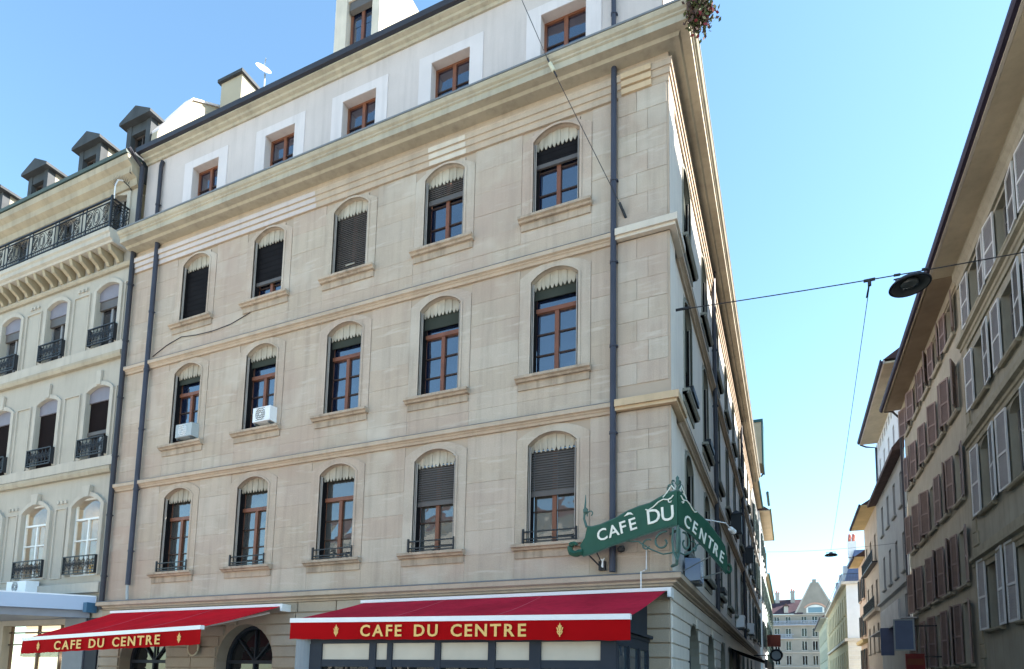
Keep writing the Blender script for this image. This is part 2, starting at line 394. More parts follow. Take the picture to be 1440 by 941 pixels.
# pale plinth course above the lowest ledge is blocks; frieze band of three fasciae
for i in range(3):
    z0 = 14.55 + i*.155
    course([(-.02, z0), (.05 + .035*i, z0), (.05 + .035*i, z0+.13), (.065+.035*i, z0+.152), (-.02, z0+.152)], 'frieze_band', stone_trim)
for a, b in ((-17.1, -9.6), (-5.95, -4.9)):
    for i in range(3):
        MB(FRONT).box(a, b, .0, .056 + .035*i, 14.556 + i*.155, 14.68 + i*.155).build('frieze_patch', plaster_w if a < -10 else stone_pale, B)
for i in range(3): MB(FRONT).box(-.98, -.32, .02, .06+.035*i+.035, 14.556 + i*.155, 14.685 + i*.155).build('frieze_patch', stone_warm, B)
course([(-.02, 15.01), (.04, 15.01), (.04, 15.30), (-.02, 15.30)], 'frieze', stone_trim)
course([(-.02, 15.24), (.30, 15.24), (.34, 15.30), (.52, 15.30), (.52, 15.45), (.555, 15.47), (.555, 15.51), (.60, 15.54), (.635, 15.61), (.62, 15.665), (-.3, 15.72)], 'cornice', cornice_m)
course([(.0, 15.70), (.645, 15.64), (.65, 15.68), (.62, 15.69), (-.1, 15.75)], 'flashing', zinc)

# ---- windows
def pane(T, par, u0, u1, z0, z1, wf, m_=None):
    j = [random.uniform(-.004, .004) for _ in range(4)]
    mb = MB(T); mb.add([(u0,wf+j[0],z0),(u1,wf+j[1],z0),(u1,wf+j[0]+j[2]+0*j[1],z1),(u0,wf+j[3]*.5,z1),(u0,wf-.012,z0),(u1,wf-.012,z0),(u1,wf-.012,z1),(u0,wf-.012,z1)],
        [(0,1,2,3),(4,5,6,7),(0,1,5,4),(1,2,6,5),(2,3,7,6),(3,0,4,7)])
    mb.build('pane', m_ or glass_b, par)
def window(T, par, uc, zs, zp, zc, hw=HW, band=.28, sur=stone, frame=wood, wf=-.245, rows=3, transom=True, pelmet=True, blind=None, sill=True, rail=False, pane_m=None, wp=.012, tz=None, top_out=.20, sillw=.88, depth=.26, rise=None, dark=dark_bar):
    rise = rise or (zc - zp)
    fr = MB(T); zt = zc
    bars(fr, uc-hw, uc+hw, zs, zt, wf, .06, .06)
    tz = tz or (zp - .42)
    ztop = tz if transom else zp - .02
    if transom: fr.box(uc-hw+.07, uc+hw-.07, wf, wf+.09, tz-.05, tz+.05)
    fr.box(uc-.048, uc+.048, wf, wf+.075, zs+.05, ztop-.04)
    mu = fr; panes_ = []
    for sg in (-1, 1):
        a, b = sorted((uc + sg*.055, uc + sg*(hw-.07)))
        for k in range(1, rows):
            z = zs+.07 + (ztop-.05-zs-.07)*k/rows; mu.box(a, b, wf+.005, wf+.045, z-.016, z+.016, 1)
        for k in range(rows):
            za = zs+.07 + (ztop-.05-zs-.07)*k/rows; zb = zs+.07 + (ztop-.05-zs-.07)*(k+1)/rows
            panes_.append((a, b, za, zb))
    if transom: panes_.append((uc-hw+.07, uc+hw-.07, tz+.05, zp))
    par_w = fr.build('window', [frame, dark], par)
    for a, b, za, zb in panes_: pane(T, par_w, a, b, za, zb, wf+.015, pane_m)
    if sur:
        inn = [(uc-hw, zs)] + arc(hw, zp, rise, 12, uc) + [(uc+hw, zs)]
        ow = hw + band; o_r = rise + .02
        zpo = zc + top_out - o_r - .06
        out = [(uc-ow, zs)] + [(p[0], p[1]) for p in arc(ow, zpo + .06, o_r, 12, uc)] + [(uc+ow, zs)]
        s_ = MB(T); s_.strip(inn, out, -depth, wp, -.012)
        inn2 = [(uc-hw-.055, zs)] + arc(hw+.055, zp, rise+.05, 12, uc) + [(uc+hw+.055, zs)]
        s_.strip([(p[0]*1.0, p[1]) for p in inn], inn2, -.02, wp+.018)
        A_ = arc(hw, zp, rise, 12, uc)
        for p, q in zip(A_, A_[1:]): s_.add([(p[0],wp-.014,p[1]),(q[0],wp-.014,q[1]),(q[0],wp-.014,zc+.03),(p[0],wp-.014,zc+.03)], [(0,1,2,3)])
        s_.build('surround', sur, par_w)
    if sill:
        s_ = MB(T); s_.prof([(-.34, zs-.13), (.10, zs-.13), (.12, zs-.09), (.17, zs-.07), (.17, zs-.01), (-.34, zs+.02)], uc-sillw, uc+sillw)
        s_.box(uc-sillw+.04, uc+sillw-.04, -.01, .035, zs-.30, zs-.13)
    s_.build('sill', sill_m if sur is stone else sur, par_w)
    if True:
        for k in (-1, 1):
            e = uc + k*hw; gr = MB(T)
            a, b = sorted((e - k*.002, e - k*.030)); gr.box(a, b, wf+.062, -.045, zs, zp-.03, 1)  # dark strip over the jamb face, put in so the recess reads dark
            for q in (.002, .040): a, b = sorted((e - k*q, e - k*(q+.020))); gr.box(a, b, -.045, -.025, zs, zp-.03)
            a, b = sorted((e - k*.030, e - k*.085)); gr.box(a, b, wf+.062, wf+.085, zs, zp-.1, 1)
            gr.build('guide_rail', [rail_m, blind_blk], par_w)
    if pelmet:
        mb = MB(T); n = 11; A_ = arc(hw-.005, zp, rise, 22, uc)
        for k in range(n):
            a = uc - hw + .005 + (2*hw-.01)*k/n; b = uc - hw + .005 + (2*hw-.01)*(k+1)/n; mid = (a+b)/2
            def zt_(x): return min((abs(p[0]-x), p[1]) for p in A_)[1]
            d_ = .012 if k % 2 else 0.; dz = random.uniform(-.008, .008)
            mb.poly([(a, zp-.05), (a+.014, zp-.085), (mid-.016, zp-.14+dz), (mid+.016, zp-.14-dz), (b-.014, zp-.085), (b, zp-.05), (b, zt_(b)), (mid, zt_(mid)), (a, zt_(a))], -.135+d_, -.115+d_)
        mb.build('pelmet', pelmet_m, par_w)
    if blind:
        kind, zb = blind
        mb = MB(T); wz = wf+.085
        if kind == 'slat':
            z = zp + .02
            while z > zb + .14:
                mb.prof([(wz, z), (wz+.012, z-.035), (wz+.028, z-.052), (wz+.02, z-.056), (wz, z-.045)], uc-hw+.015, uc+hw-.015); z -= .056
            mb.box(uc-hw+.01, uc+hw-.01, wz-.005, wz+.03, zb, z+.01)
            mb.build('roller_blind', slat_m, par_w, kind='stuff')
        elif kind == 'slatpatch':
            z = zp + .02
            while z > zb + .06:
                mb.prof([(wz, z), (wz+.012, z-.035), (wz+.028, z-.052), (wz+.02, z-.056), (wz, z-.045)], uc-hw+.015, uc+hw-.015); z -= .056
            mb.box(uc-hw+.01, uc+hw-.01, wz-.005, wz+.03, zb, z+.01)
            mb.build('roller_blind', slat_m, par_w, kind='stuff')
            MB(T).box(uc-.22, uc+.08, wz+.025, wz+.032, zs+.35, zs+.39).build('blind_slat', pelmet_m, par_w, label='one pale slat near the bottom of the blind')
        elif kind == 'black':
            mb.box(uc-hw+.01, uc+hw-.01, wz, wz+.02, zb, zp+.1)
            for k in range(int((zp-zb)/.16)): mb.box(uc-hw+.01, uc+hw-.01, wz+.02, wz+.026, zb+.1+k*.16, zb+.105+k*.16)
            mb.build('roller_blind', blind_blk, par_w)
            if zb > zs + .1: MB(T).box(uc-hw+.01, uc+hw-.01, wz-.01, wz+.045, zb-.10, zb).build('blind_bar', slat_m, par_w)
        elif kind == 'green':
            mb.box(uc-hw+.01, uc+hw-.01, wz-.01, wz+.012, zb, zp+.05); mb.build('roller_blind', blind_grn, par_w)
    if rail:
        mb = MB(T)
        for z in (zs+.10, zs+.26): mb.box(uc-hw-.08, uc+hw+.02, .03, .055, z, z+.028)
        mb.box(uc-hw-.09, uc-hw-.05, .0, .07, zs+.03, zs+.34); mb.box(uc+hw, uc+hw+.03, .0, .06, zs+.03, zs+.32)
        mb.box(uc-hw-.06, uc+hw+.02, .03, .05, zs+.04, zs+.065)
        mb.build('window_rail', iron, par_w)
    return par_w
BL = {(2, 4): ('black', 12.36), (2, 3): ('black', 12.98), (2, 2): ('slatpatch', 12.36), (2, 1): ('slat', 13.62), (2, 0): ('black', 13.72),
      (1, 4): ('green', 10.42), (1, 3): ('green', 10.40), (1, 2): ('green', 10.38), (1, 1): ('green', 10.28), (1, 0): ('green', 10.36),
      (0, 4): ('green', 6.72), (0, 3): ('green', 6.72), (0, 2): ('green', 6.72), (0, 1): ('slat', 5.78), (0, 0): ('slat', 5.72)}
for r, (zs, zp, zc) in enumerate(ROWS):
    for i, uc in enumerate(BAYS):
        window(FRONT, B, uc, zs, zp, zc, blind=BL[(r, i)], rail=(r == 0), rows=3,
               transom=(r, i) not in ((2, 0), (2, 1), (2, 2), (0, 0), (0, 1)), pane_m=(glass('curtain_reflection_pane', (.06,.062,.06), 2.2) if r == 0 else None), tz=(zp-.62 if r < 2 else zp - .5), top_out=(.17 if r < 2 else .05))  # paler base colour stands for curtains and white reflections in the lowest row
# ---- attic storey
AT = lambda u, w_, z: (u, .15 - w_, z)
at = MB(AT); wall_cells(at, XL, -.1, 15.6, 18.6, [(c-.57, c+.57, 15.75, 17.72) for c in (-2.46, -5.55, -8.45, -11.33, -14.4)], 0., .36)
at.box(-.12, -.1, -25, 0, 15.6, 18.6); at.build('attic_wall', plaster_w, B)
for c in (-2.46, -5.55, -8.45, -11.33, -14.4):
    fr = MB(AT); bars(fr, c-.57, c+.57, 15.75, 17.72, -.27, .06, .06); fr.box(c-.05, c+.05, -.27, -.2, 15.8, 17.66)
    for sg in (-1, 1):
        a, b = sorted((c+sg*.05, c+sg*.51))
        for k in (1, 2): fr.box(a, b, -.26, -.225, 15.81+.62*k-.015, 15.81+.62*k+.015, 1)
    o = fr.build('window', [wood, dark_bar], B)
    for sg in (-1, 1):
        a, b = sorted((c+sg*.05, c+sg*.51))
        for k in range(3):
            za = 15.81+.62*k; pane(AT, o, a, b, za, min(za+.62, 17.66), -.255)
    s_ = MB(AT); s_.box(c-.95, c-.57, -.0, .02, 15.7, 17.98); s_.box(c+.57, c+.95, -.0, .02, 15.7, 17.98); s_.box(c-.57, c+.57, 0., .02, 17.72, 17.98)
    s_.build('surround', white_band, o)
ev = MB(AT)
ev.prof([(-.02, 18.53), (.05, 18.53), (.08, 18.59), (.16, 18.62), (.18, 18.67), (.28, 18.70), (.28, 18.74), (-.02, 18.74)], XL, .05)
ev.build('attic_cornice', cornice_m, B)
MB(AT).prof([(.0, 18.742), (.27, 18.742), (.37, 18.76), (.39, 18.90), (.33, 18.90), (.30, 18.82), (0., 18.86)], XL-.1, .1).build('gutter', pipe_d, B)
MB().add([(XL,-.05,18.84),(-.1,-.05,18.84),(-8,8,23.2),(XL,8,23.2),(-.1,16,18.8),(XL,16,18.8)], [(0,1,2,3),(3,2,4,5),(1,4,2)]).build('roof', roof_dk, B)

# big dormer at the top
dm = MB(); dm.box(-9.72, -9.30, .40, .62, 18.9, 22.6); dm.box(-8.38, -8.12, .40, .62, 18.9, 22.6); dm.box(-9.30, -8.38, .44, .60, 21.35, 22.6); dm.box(-9.30, -8.38, .40, .62, 18.9, 19.2)
dm.build('dormer_front', stone_pale, B)
dm = MB(); dm.add([(-8.13,.63,18.9),(-8.13,4.0,20.8),(-8.13,4.0,22.6),(-8.13,.63,22.6),(-9.7,.63,18.9),(-9.7,4.,20.8),(-9.7,4.,22.6),(-9.7,.63,22.6)], [(0,1,2,3),(4,5,6,7),(3,2,6,7),(1,2,6,5)])
dm.build('dormer_side', dormer_side, B)
DT = lambda u, w_, z: (u, .62 - w_, z)
fr = MB(DT); bars(fr, -9.28, -8.40, 19.2, 21.35, -.02, .07, .06); fr.box(-8.89, -8.79, -.02, .05, 19.25, 21.3); o = fr.build('window', wood, B)
for a, b in ((-9.21, -8.89), (-8.79, -8.47)):
    for k in range(3): pane(DT, o, a, b, 19.27+k*.67, 19.92+k*.67, .0)
MB(DT).prof([(.05, 21.0), (.16, 21.05), (.14, 21.4), (.05, 21.4)], -9.25, -8.42).build('blind_box', slat_m, o)

# ---- downpipes of the corner building
def downpipe(pts, r, par, m_=pipe_m, clamps=True, zlist=None):
    mb = MB(); mb.tube(pts, r, 10)
    o = mb.build('downpipe', m_, par, smooth=False)
    c = MB()
    a, b = Vector(pts[-2]), Vector(pts[-1])
    n = int(abs(a.z - b.z) / 1.9)
    for k in range(n):
        z = min(a.z, b.z) + 1. + k*1.9
        c.lathe((a.x, a.y, z), [(r, 0), (r+.014, 0), (r+.014, .05), (r, .05)], 10); c.box(a.x+r, a.x+r+.03, a.y-.01, a.y+.06, z+.01, z+.04)
    if n: c.build('pipe_clamp', m_, o, kind='stuff')
    return o
downpipe([(-1.14, -.3, 15.5), (-1.14, -.12, 15.25), (-1.14, -.12, 3.9)], .065, B)
downpipe([(-15.98, -.4, 15.6), (-15.98, -.12, 15.25), (-15.98, -.12, 4.3)], .07, B)
downpipe([(-16.4, .1, 18.4), (-16.4, .06, 18.2), (-16.4, .06, 15.8)], .06, B, pipe_d)
downpipe([(-1.2, .1, 18.4), (-1.2, .06, 18.2), (-1.2, .06, 15.8)], .055, B)
downpipe([(-17.15, -.55, 18.6), (-17.15, -.06, 18.3), (-17.15, -.06, 16.2), (-17.12, -.12, 15.6), (-17.12, -.12, 3.6)], .075, B, pipe_d)
MB().tube([(-15.98,-.12,4.3),(-15.98,-.12,4.08),(-15.98,-.10,3.86)], .04, 8).build('pipe_foot', ac_bg, B)
# cable sagging over the wall
MB().tube([(-15.9,-.02,11.5),(-15.3,-.02,11.74),(-14.66,-.025,11.88),(-14.0,-.025,11.80),(-13.3,-.025,11.78),(-12.6,-.025,11.83),(-11.85,-.02,12.02)], .012, 5).build('wall_cable', cable_m, B)

# ---- side street wall
SB = [2.62 + 3.42*i for i in range(9)]
SROWS = ROWS
ops = [(c-.612, c+.612, zs-.012, zc+.012) for c in SB for zs, zp, zc in SROWS]
sw = MB(SIDE); wall_cells(sw, 0, YE, 3.4, 15.3, ops, .0, .40); wall_cells(sw, 0, YE, 0, 3.4, [(3.42*i+2.2, 3.42*i+4.1, 0, 3.1) for i in range(8)], .0, .5)
sw.box(0, YE, -.6, -.55, 0, 3.4)
sw.build('side_wall', plaster_s, B)
MB(SIDE).box(.002, .62, 0, .045, 3.86, 15.25).build('pilaster_return', plaster_s, B)
for r, (zs, zp, zc) in enumerate(SROWS):
    for i, c in enumerate(SB):
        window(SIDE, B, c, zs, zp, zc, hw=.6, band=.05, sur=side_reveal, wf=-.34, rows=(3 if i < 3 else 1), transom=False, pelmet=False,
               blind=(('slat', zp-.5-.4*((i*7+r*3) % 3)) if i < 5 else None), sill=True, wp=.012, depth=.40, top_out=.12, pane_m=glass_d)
for r, (zs, zp, zc) in enumerate(SROWS):
    for i, c in enumerate(SB):
        zb = zp - (.25, .75, .5, 1.2, .4)[(i*2 + r*3) % 5]
        MB(SIDE).poly([(c-.59, zb)] + arc(.59, zp, zc-zp-.01, 8, c) + [(c+.59, zb)], -.26, -.10).build('blind_and_arch_shade', blind_grn, B)  # dark block standing in for the blind and the shadow under the arch
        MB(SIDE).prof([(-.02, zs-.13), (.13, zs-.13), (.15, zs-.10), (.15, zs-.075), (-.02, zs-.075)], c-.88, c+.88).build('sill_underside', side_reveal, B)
for y_ in (7.75, 20.3):
    downpipe([(.45, y_, 15.5), (.11, y_, 15.2), (.11, y_, 3.9)], .07, B, pipe_d)
# window boxes and small balconies on the side street sills
for c, z in ((2.62, 8.5), (6.04, 8.5), (9.46, 4.7)):
    mb = MB(SIDE); mb.box(c-.5, c+.5, .04, .2, z+.02, z+.17); mb.build('window_box', iron, B)

# ---- rusticated ground floor
gz = [0.0, .45] + [.45 + .285*i for i in range(1, 12)]
for i, (a, b) in enumerate(zip(gz, gz[1:])):
    spans = []
    e = [XL]
    for c, h in sorted(GARCH):
        hh = h if b < 2.1 else (math.sqrt(max(0, h*h - (a-2.04)**2)) if a < 2.04 + h else 0)
        if b >= 2.1 and hh > 0: hh = math.sqrt(max(.0, h*h - max(0, (a-2.04))**2))
        e += [c - hh, c + hh]
    e += [-7.0]
    for p, q in zip(e[::2], e[1::2]): spans.append((p, q))
    spans.append((-.62, 0.))
    blocks(FRONT, spans, a, b, 'rusticated_block', rust_m, w0=-.02, w1=.03, maxlen=1.7, gap=.03, ch=.012, rnd=.003, off=i % 2)
    sp_ = [(0.0, 2.2 if b < 2.2 else (2.2 + .95 - math.sqrt(max(0, .95**2 - (max(a, 2.15)-2.15)**2)) if a < 3.1 else 3.15))]
    if b < 2.2: sp_ += [(4.1, 5.62), (7.52, 9.04)]
    elif a < 3.1:
        dx = math.sqrt(max(0, .95**2 - (max(a, 2.15)-2.15)**2)); sp_ += [(3.15+dx, 6.57-dx), (6.57+dx, 9.99-dx)]
    else: sp_ += [(3.15, 6.5), (6.5, 10.)]
    blocks(SIDE, sp_, a, b, 'rusticated_block', plaster_s, w0=.0, w1=.035, maxlen=3.4, gap=.03, ch=.012, rnd=.0)
# arched cafe openings on the front
for c, h in GARCH:
    fr = MB(FRONT)
    A_ = arc(h-.01, 2.04, h-.03, 16, c)
    fr.strip([(c-h+.1, 0)] + arc(h-.1, 2.04, h-.12, 16, c) + [(c+h-.1, 0)], [(c-h+.01, 0)] + A_ + [(c+h-.01, 0)], -.42, -.34)
    fr.box(c-h+.1, c+h-.1, -.42, -.33, 2.0, 2.09); fr.box(c-.03, c+.03, -.42, -.35, 0, 2.0)
    for ang in (45, 90, 135):
        u = math.cos(math.radians(ang)); z = math.sin(math.radians(ang))
        fr.poly([(c-.02*z, 2.06+.02*u), (c+.02*z, 2.06-.02*u), (c+.02*z+u*(h-.1), 2.06-.02*u+z*(h-.1)), (c-.02*z+u*(h-.1), 2.06+.02*u+z*(h-.1))], -.41, -.36)
    o = fr.build('arched_door', slate_blue, B)
    MB(FRONT).poly([(c-h+.02, 0)] + A_ + [(c+h-.02, 0)], -.45, -.43).build('pane', glass('door_glass', (.02,.022,.025), 1.6), o)
for i in range(8):
    c = 3.15 + 3.42*i
    A_ = arc(.94, 2.15, .93, 14, c)
    o = MB(SIDE).strip([(c-.84, 0)] + arc(.84, 2.15, .83, 14, c) + [(c+.84, 0)], [(c-.94, 0)] + A_ + [(c+.94, 0)], -.3, -.22).build('arched_opening', slate_blue, B)
    MB(SIDE).poly([(c-.84, 0)] + arc(.84, 2.15, .83, 14, c) + [(c+.84, 0)], -.30, -.28).build('pane', glass_d, o)
    hd = MB(SIDE)
    hd.box(c-.955, c-.945, -.5, .0, 0, 2.15); hd.box(c+.945, c+.955, -.5, .03, 0, 2.15)
    for p, q in zip(A_, A_[1:]): hd.add([(p[0],.002,p[1]),(q[0],.002,q[1]),(q[0],.002,3.12),(p[0],.002,3.12)], [(0,1,2,3)]); hd.add([(p[0],.002,p[1]),(q[0],.002,q[1]),(q[0],-.5,q[1]),(p[0],-.5,p[1])], [(0,1,2,3)])
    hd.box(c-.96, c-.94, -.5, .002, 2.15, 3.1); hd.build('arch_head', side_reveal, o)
for c, h in GARCH:
    hd = MB(FRONT); A_ = arc(h, 2.04, h-.02, 16, c)
    for p, q in zip(A_, A_[1:]):
        hd.add([(p[0],-.015,p[1]),(q[0],-.015,q[1]),(q[0],-.015,3.14),(p[0],-.015,3.14)], [(0,1,2,3)])
        hd.add([(p[0],-.015,p[1]),(q[0],-.015,q[1]),(q[0],-.5,q[1]),(p[0],-.5,p[1])], [(0,1,2,3)])
    hd.build('arch_head', rust_m, B)
# party wall rising above the roof on the left, and its coping
pw = MB(); P = [(.3, 18.6), (.4, 20.1), (1.5, 22.3), (2.6, 23.05), (7.5, 24.3), (8, 18.6)]
n = len(P); pw.add([(-17.25, *p) for p in P] + [(-17.55, *p) for p in P], [list(range(n)), list(range(n, 2*n))] + [(i, (i+1) % n, n+(i+1) % n, n+i) for i in range(n)])
pw.build('party_wall', dormer_side, B)
cp = MB()
for p, q in zip(P[1:4], P[2:5]): cp.add([(-17.18,p[0],p[1]),(-17.6,p[0],p[1]),(-17.6,q[0],q[1]),(-17.18,q[0],q[1]),(-17.18,p[0],p[1]+.08),(-17.6,p[0],p[1]+.08),(-17.6,q[0],q[1]+.08),(-17.18,q[0],q[1]+.08)], [(0,1,2,3),(4,5,6,7),(0,3,7,4),(1,2,6,5),(0,1,5,4),(3,2,6,7)])
cp.build('coping', white_band, B)
mb = MB(); mb.box(-16.95, -15.9, 2.4, 3.2, 19.5, 23.72); mb.build('chimney', dormer_side, B)
mb = MB(); mb.box(-17.05, -15.8, 2.3, 3.3, 23.72, 23.84); mb.build('chimney_cap', lead_m, B)

t = thing('satellite_dish', 'small white satellite dish on a pole above the attic gutter left of the big dormer', 'satellite dish', (-13.7, 1.5, 19.7))
MB().tube([(-13.7, 1.5, 19.6), (-13.7, 1.5, 21.9)], .025, 6).build('pole', ac_bg, t)
mb = MB(); c = Vector((-13.7, 1.42, 21.95)); ax = Vector((.75, -.45, .5)).normalized(); e1 = ax.cross(Vector((0,0,1))).normalized(); e2 = ax.cross(e1)
vs = [tuple(c)]; n = 16
for rr_, d_ in ((.14, .02), (.25, .07)): vs += [tuple(c + e1*rr_*math.cos(2*PI*k/n) + e2*rr_*1.1*math.sin(2*PI*k/n) + ax*d_) for k in range(n)]
mb.add(vs, [(0, 1+k, 1+(k+1) % n) for k in range(n)] + [(1+k, 1+n+k, 1+n+(k+1) % n, 1+(k+1) % n) for k in range(n)]); mb.build('reflector', white_metal, t)
MB().tube([tuple(c), tuple(c + ax*.4 - Vector((0,0,.05)))], .012, 5).build('feed_arm', ac_bg, t)
# ================================================================== awnings
def fleur(T, par, u, z, w_, s=1.):
    mb = MB(T)
    mb.box(u-.009*s, u+.009*s, w_, w_+.006, z-.11*s, z+.05*s)
    mb.poly([(u-.022*s, z+.05*s), (u, z+.12*s), (u+.022*s, z+.05*s), (u, z+.02*s)], w_, w_+.007)
    for sg in (-1, 1):
        for d, z0, z1 in ((.035, -.01, .075), (.062, -.04, .045), (.055, -.075, -.02)):
            mb.poly([(u+sg*.006*s, z+z0*s-.012*s), (u+sg*d*.6*s, z+(z0*.6+z1*.4)*s-.014*s), (u+sg*d*s, z+z1*s), (u+sg*(d-.022)*s, z+z1*s-.004*s), (u+sg*d*.45*s, z+(z0*.6+z1*.4)*s+.004*s), (u+sg*.006*s, z+z0*s+.008*s)], w_, w_+.005)
    mb.build('emblem', gold_m, par)
def awning(x0, x1, zc_, f0, f1, zl, zr, text, u0, u1, em, cloth, label):
    A = thing('awning', label, 'awning', (x0, 0, zc_), 'red cafe awnings')
    YF = -2.6
    z_at = lambda x: zl + (zr-zl)*(x-f0)/(f1-f0)
    n = 28; mb = MB(); vs = []; fs = []
    K = 8
    for i in range(n+1):
        t = i/n
        for k in range(K+1):
            q = k/K; xt = x0+.06 + (x1-x0-.12)*t; xf = f0 + (f1-f0)*t
            sag = .025*math.sin(PI*q) + .008*math.sin(2*PI*t*4)*q*(1-q)*2
            vs.append((xt+(xf-xt)*q, -.25+(YF+.25)*q, zc_-.015 + (z_at(xf)+.02-zc_+.015)*q - sag + .012*math.sin(2.3*i+q*2)*math.sin(PI*q)))
    for i in range(n):
        for k in range(K): a = i*(K+1)+k; fs.append((a, a+1, a+K+2, a+K+1))
    mb.add(vs, fs); mb.build('cloth', cloth, A, smooth=True)
    sm = MB()
    for i in (9, 18):
        for k in range(K):
            a = vs[i*(K+1)+k]; b = vs[i*(K+1)+k+1]; sm.tube([(a[0],a[1],a[2]+.002),(b[0],b[1],b[2]+.002)], .006, 4)
    sm.build('seam', mat('worn_pink_seam', (.55,.10,.13), .9, spec=.1), A, kind='stuff')
    mb = MB(); mb.box(x0, x1, -.30, -.035, zc_-.02, zc_+.05)
    mb.build('cassette', white_metal, A)
    mb = MB(); mb.box(x1-.02, x1+.05, -.33, -.03, zc_-.14, zc_+.045); mb.build('end_cap', white_metal, A)
    mb = MB(); mb.add([(f0,YF-.05,z_at(f0)-.04),(f1,YF-.05,z_at(f1)-.04),(f1,YF-.05,z_at(f1)+.05),(f0,YF-.05,z_at(f0)+.05),(f0,YF+.05,z_at(f0)-.04),(f1,YF+.05,z_at(f1)-.04),(f1,YF+.05,z_at(f1)+.05),(f0,YF+.05,z_at(f0)+.05)],
        [(0,1,2,3),(4,5,6,7),(0,1,5,4),(2,3,7,6),(0,3,7,4),(1,2,6,5)]); mb.build('front_bar', white_metal, A)
    vs = []; fs = []; n = 40
    for i in range(n+1):
        x = f0 + (f1-f0)*i/n; wv = .012*math.sin(i*1.1)
        for k, q in enumerate((0, .5, 1)): vs.append((x, YF-.03-wv*q, z_at(x)-.04-.33*q + .006*math.sin(i*2.1)*q))
    for i in range(n):
        for k in range(2): a = i*3+k; fs.append((a, a+1, a+4, a+3))
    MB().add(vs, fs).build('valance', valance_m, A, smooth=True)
    FT = lambda u, w_, z: (u, YF - .05 - w_, z)
    size = .30
    chars = [(c, char_mesh(c, size, .004, .006)) if c != ' ' else (' ', None) for c in text]
    adv = .055; tot = sum((q[2] if c != ' ' else .13) + adv for c, q in chars) - adv
    sx = (u1-u0)/tot; x = u0
    for c, q in chars:
        if c == ' ': x += (.13+adv)*sx; continue
        V, F, wd = q
        zb = z_at(x) - .04 - .33*.5 - .105
        MB().add([(x + v[0]*sx, YF-.052-v[2]-.004, zb + v[1]) for v in V], F).build('letter', gold_m, A)
        x += (wd+adv)*sx
    for e in em: fleur(FT, A, e, z_at(e)-.205, .0, 1.0)
    for xa in (x0 + .5, x1 - .5):
        xf = f0 + (f1-f0)*(xa-x0)/(x1-x0)
        MB().tube([(xa, -.2, zc_-.16), (xa+.5*(1 if xa < (x0+x1)/2 else -1), -1.5, (zc_+z_at(xf))/2-.2), (xf, YF+.03, z_at(xf)-.02)], .03, 6).build('folding_arm', white_metal, A)
    return A
awning(-7.26, 0.02, 3.46, -7.11, -.16, 2.79, 2.70, 'CAFE DU CENTRE', -5.35, -1.93, (-5.93, -1.33), red_d, 'larger red cafe awning over the glazed terrace beside the street corner')
awning(-16.4, -9.72, 3.46, -16.1, -9.63, 2.50, 2.70, 'CAFE DU CENTRE', -14.7, -10.88, (-15.36, -10.27), red_m, 'red cafe awning at the left above the arched doorways')

# ---- glazed terrace under the right-hand awning
V = thing('cafe_terrace', 'slate blue glazed terrace front built out under the larger red awning', 'terrace front', (-3.6, -2.5, 0))
VT = lambda u, w_, z: (u, -2.5 - w_, z)
fr = MB(VT)
fr.box(-6.75, -.42, -.06, .0, 1.88, 2.02); fr.box(-6.75, -.42, -.06, .0, 2.33, 2.46); fr.box(-6.75, -.42, -.06, .0, 0., .5)
cuts = [(-6.75, -6.42), (-5.24, -5.0), (-4.83+.0, -4.70), (-3.79, -3.67), (-2.71, -2.57), (-1.99+.06, -1.80), (-.68, -.42)]
cuts = [(-6.75, -6.39), (-5.24, -5.09), (-4.83, -4.72), (-3.79, -3.67), (-2.71, -2.57), (-1.99, -1.63), (-.68, -.42)]
cuts[5] = (-1.93, -1.72)
for a, b in cuts: fr.box(a, b, -.06, .01, .5, 2.33)
fr.build('frame', slate_blue, V)
for (a, b), (c, d) in zip(cuts, cuts[1:]):
    MB(VT).box(b, c, -.045, -.03, 2.02, 2.33).build('panel', cream_panel, V)
    MB(VT).box(b, c, -.045, -.03, .5, 1.88).build('pane', glass_d, V)
mb = MB(); mb.box(-6.8, -.40, -2.5, -.02, 2.46, 2.52); mb.build('roof', slate_blue, V)
mb = MB(); mb.box(-.47, -.42, -2.44, -.05, 0, .55); mb.box(-.47, -.42, -2.44, -.05, 2.28, 2.46)
for y_ in (-2.5, -1.75, -.95, -.2): mb.box(-.48, -.40, y_, y_+.09, 0, 2.3)
mb.build('side_frame', slate_blue, V)
for a, b in ((-2.41, -1.75), (-1.66, -.95), (-.86, -.2)): MB().box(-.455, -.44, a, b, .55, 2.28).build('pane', glass('terrace_glass', (.04,.055,.07), 1.6), V)
MB().box(-.66, -.33, -2.58, -.05, 2.522, 2.58).build('cornice', slate_blue, V)
MB(lambda u, w_, z: (-.45 - w_, u, z)).poly([(-.05, 2.585), (-2.3, 2.585), (-2.3, 2.74), (-.05, 3.36)], 0, .05).build('side_screen', slate_blue, V)
MB().lathe((-6.86, -2.42, 0), [(0.2, 0), (.2, 2.46), (0, 2.46)], 18).build('pillar', grey_pill, V)

# ---- round lantern on the wall between the arches
t = thing('wall_sign', 'small round wall sign between the arched doors under the left awning', 'sign', (-12.97, -.15, 2.45))
mb = MB(); mb.tube([(-12.97+.20*math.cos(a), -.16, 2.42+.22*math.sin(a)) for a in [2*PI*k/20 for k in range(20)]], .025, 6, closed=True); mb.build('ring', porc, t)
MB(FRONT).poly([(-12.97+.19*math.cos(2*PI*k/20), 2.42+.21*math.sin(2*PI*k/20)) for k in range(20)], .15, .165).build('plate', mat('umber_plate', (.22,.13,.08), .5), t)
MB().box(-13.0, -12.94, -.15, .0, 2.40, 2.46).build('bracket', iron, t)

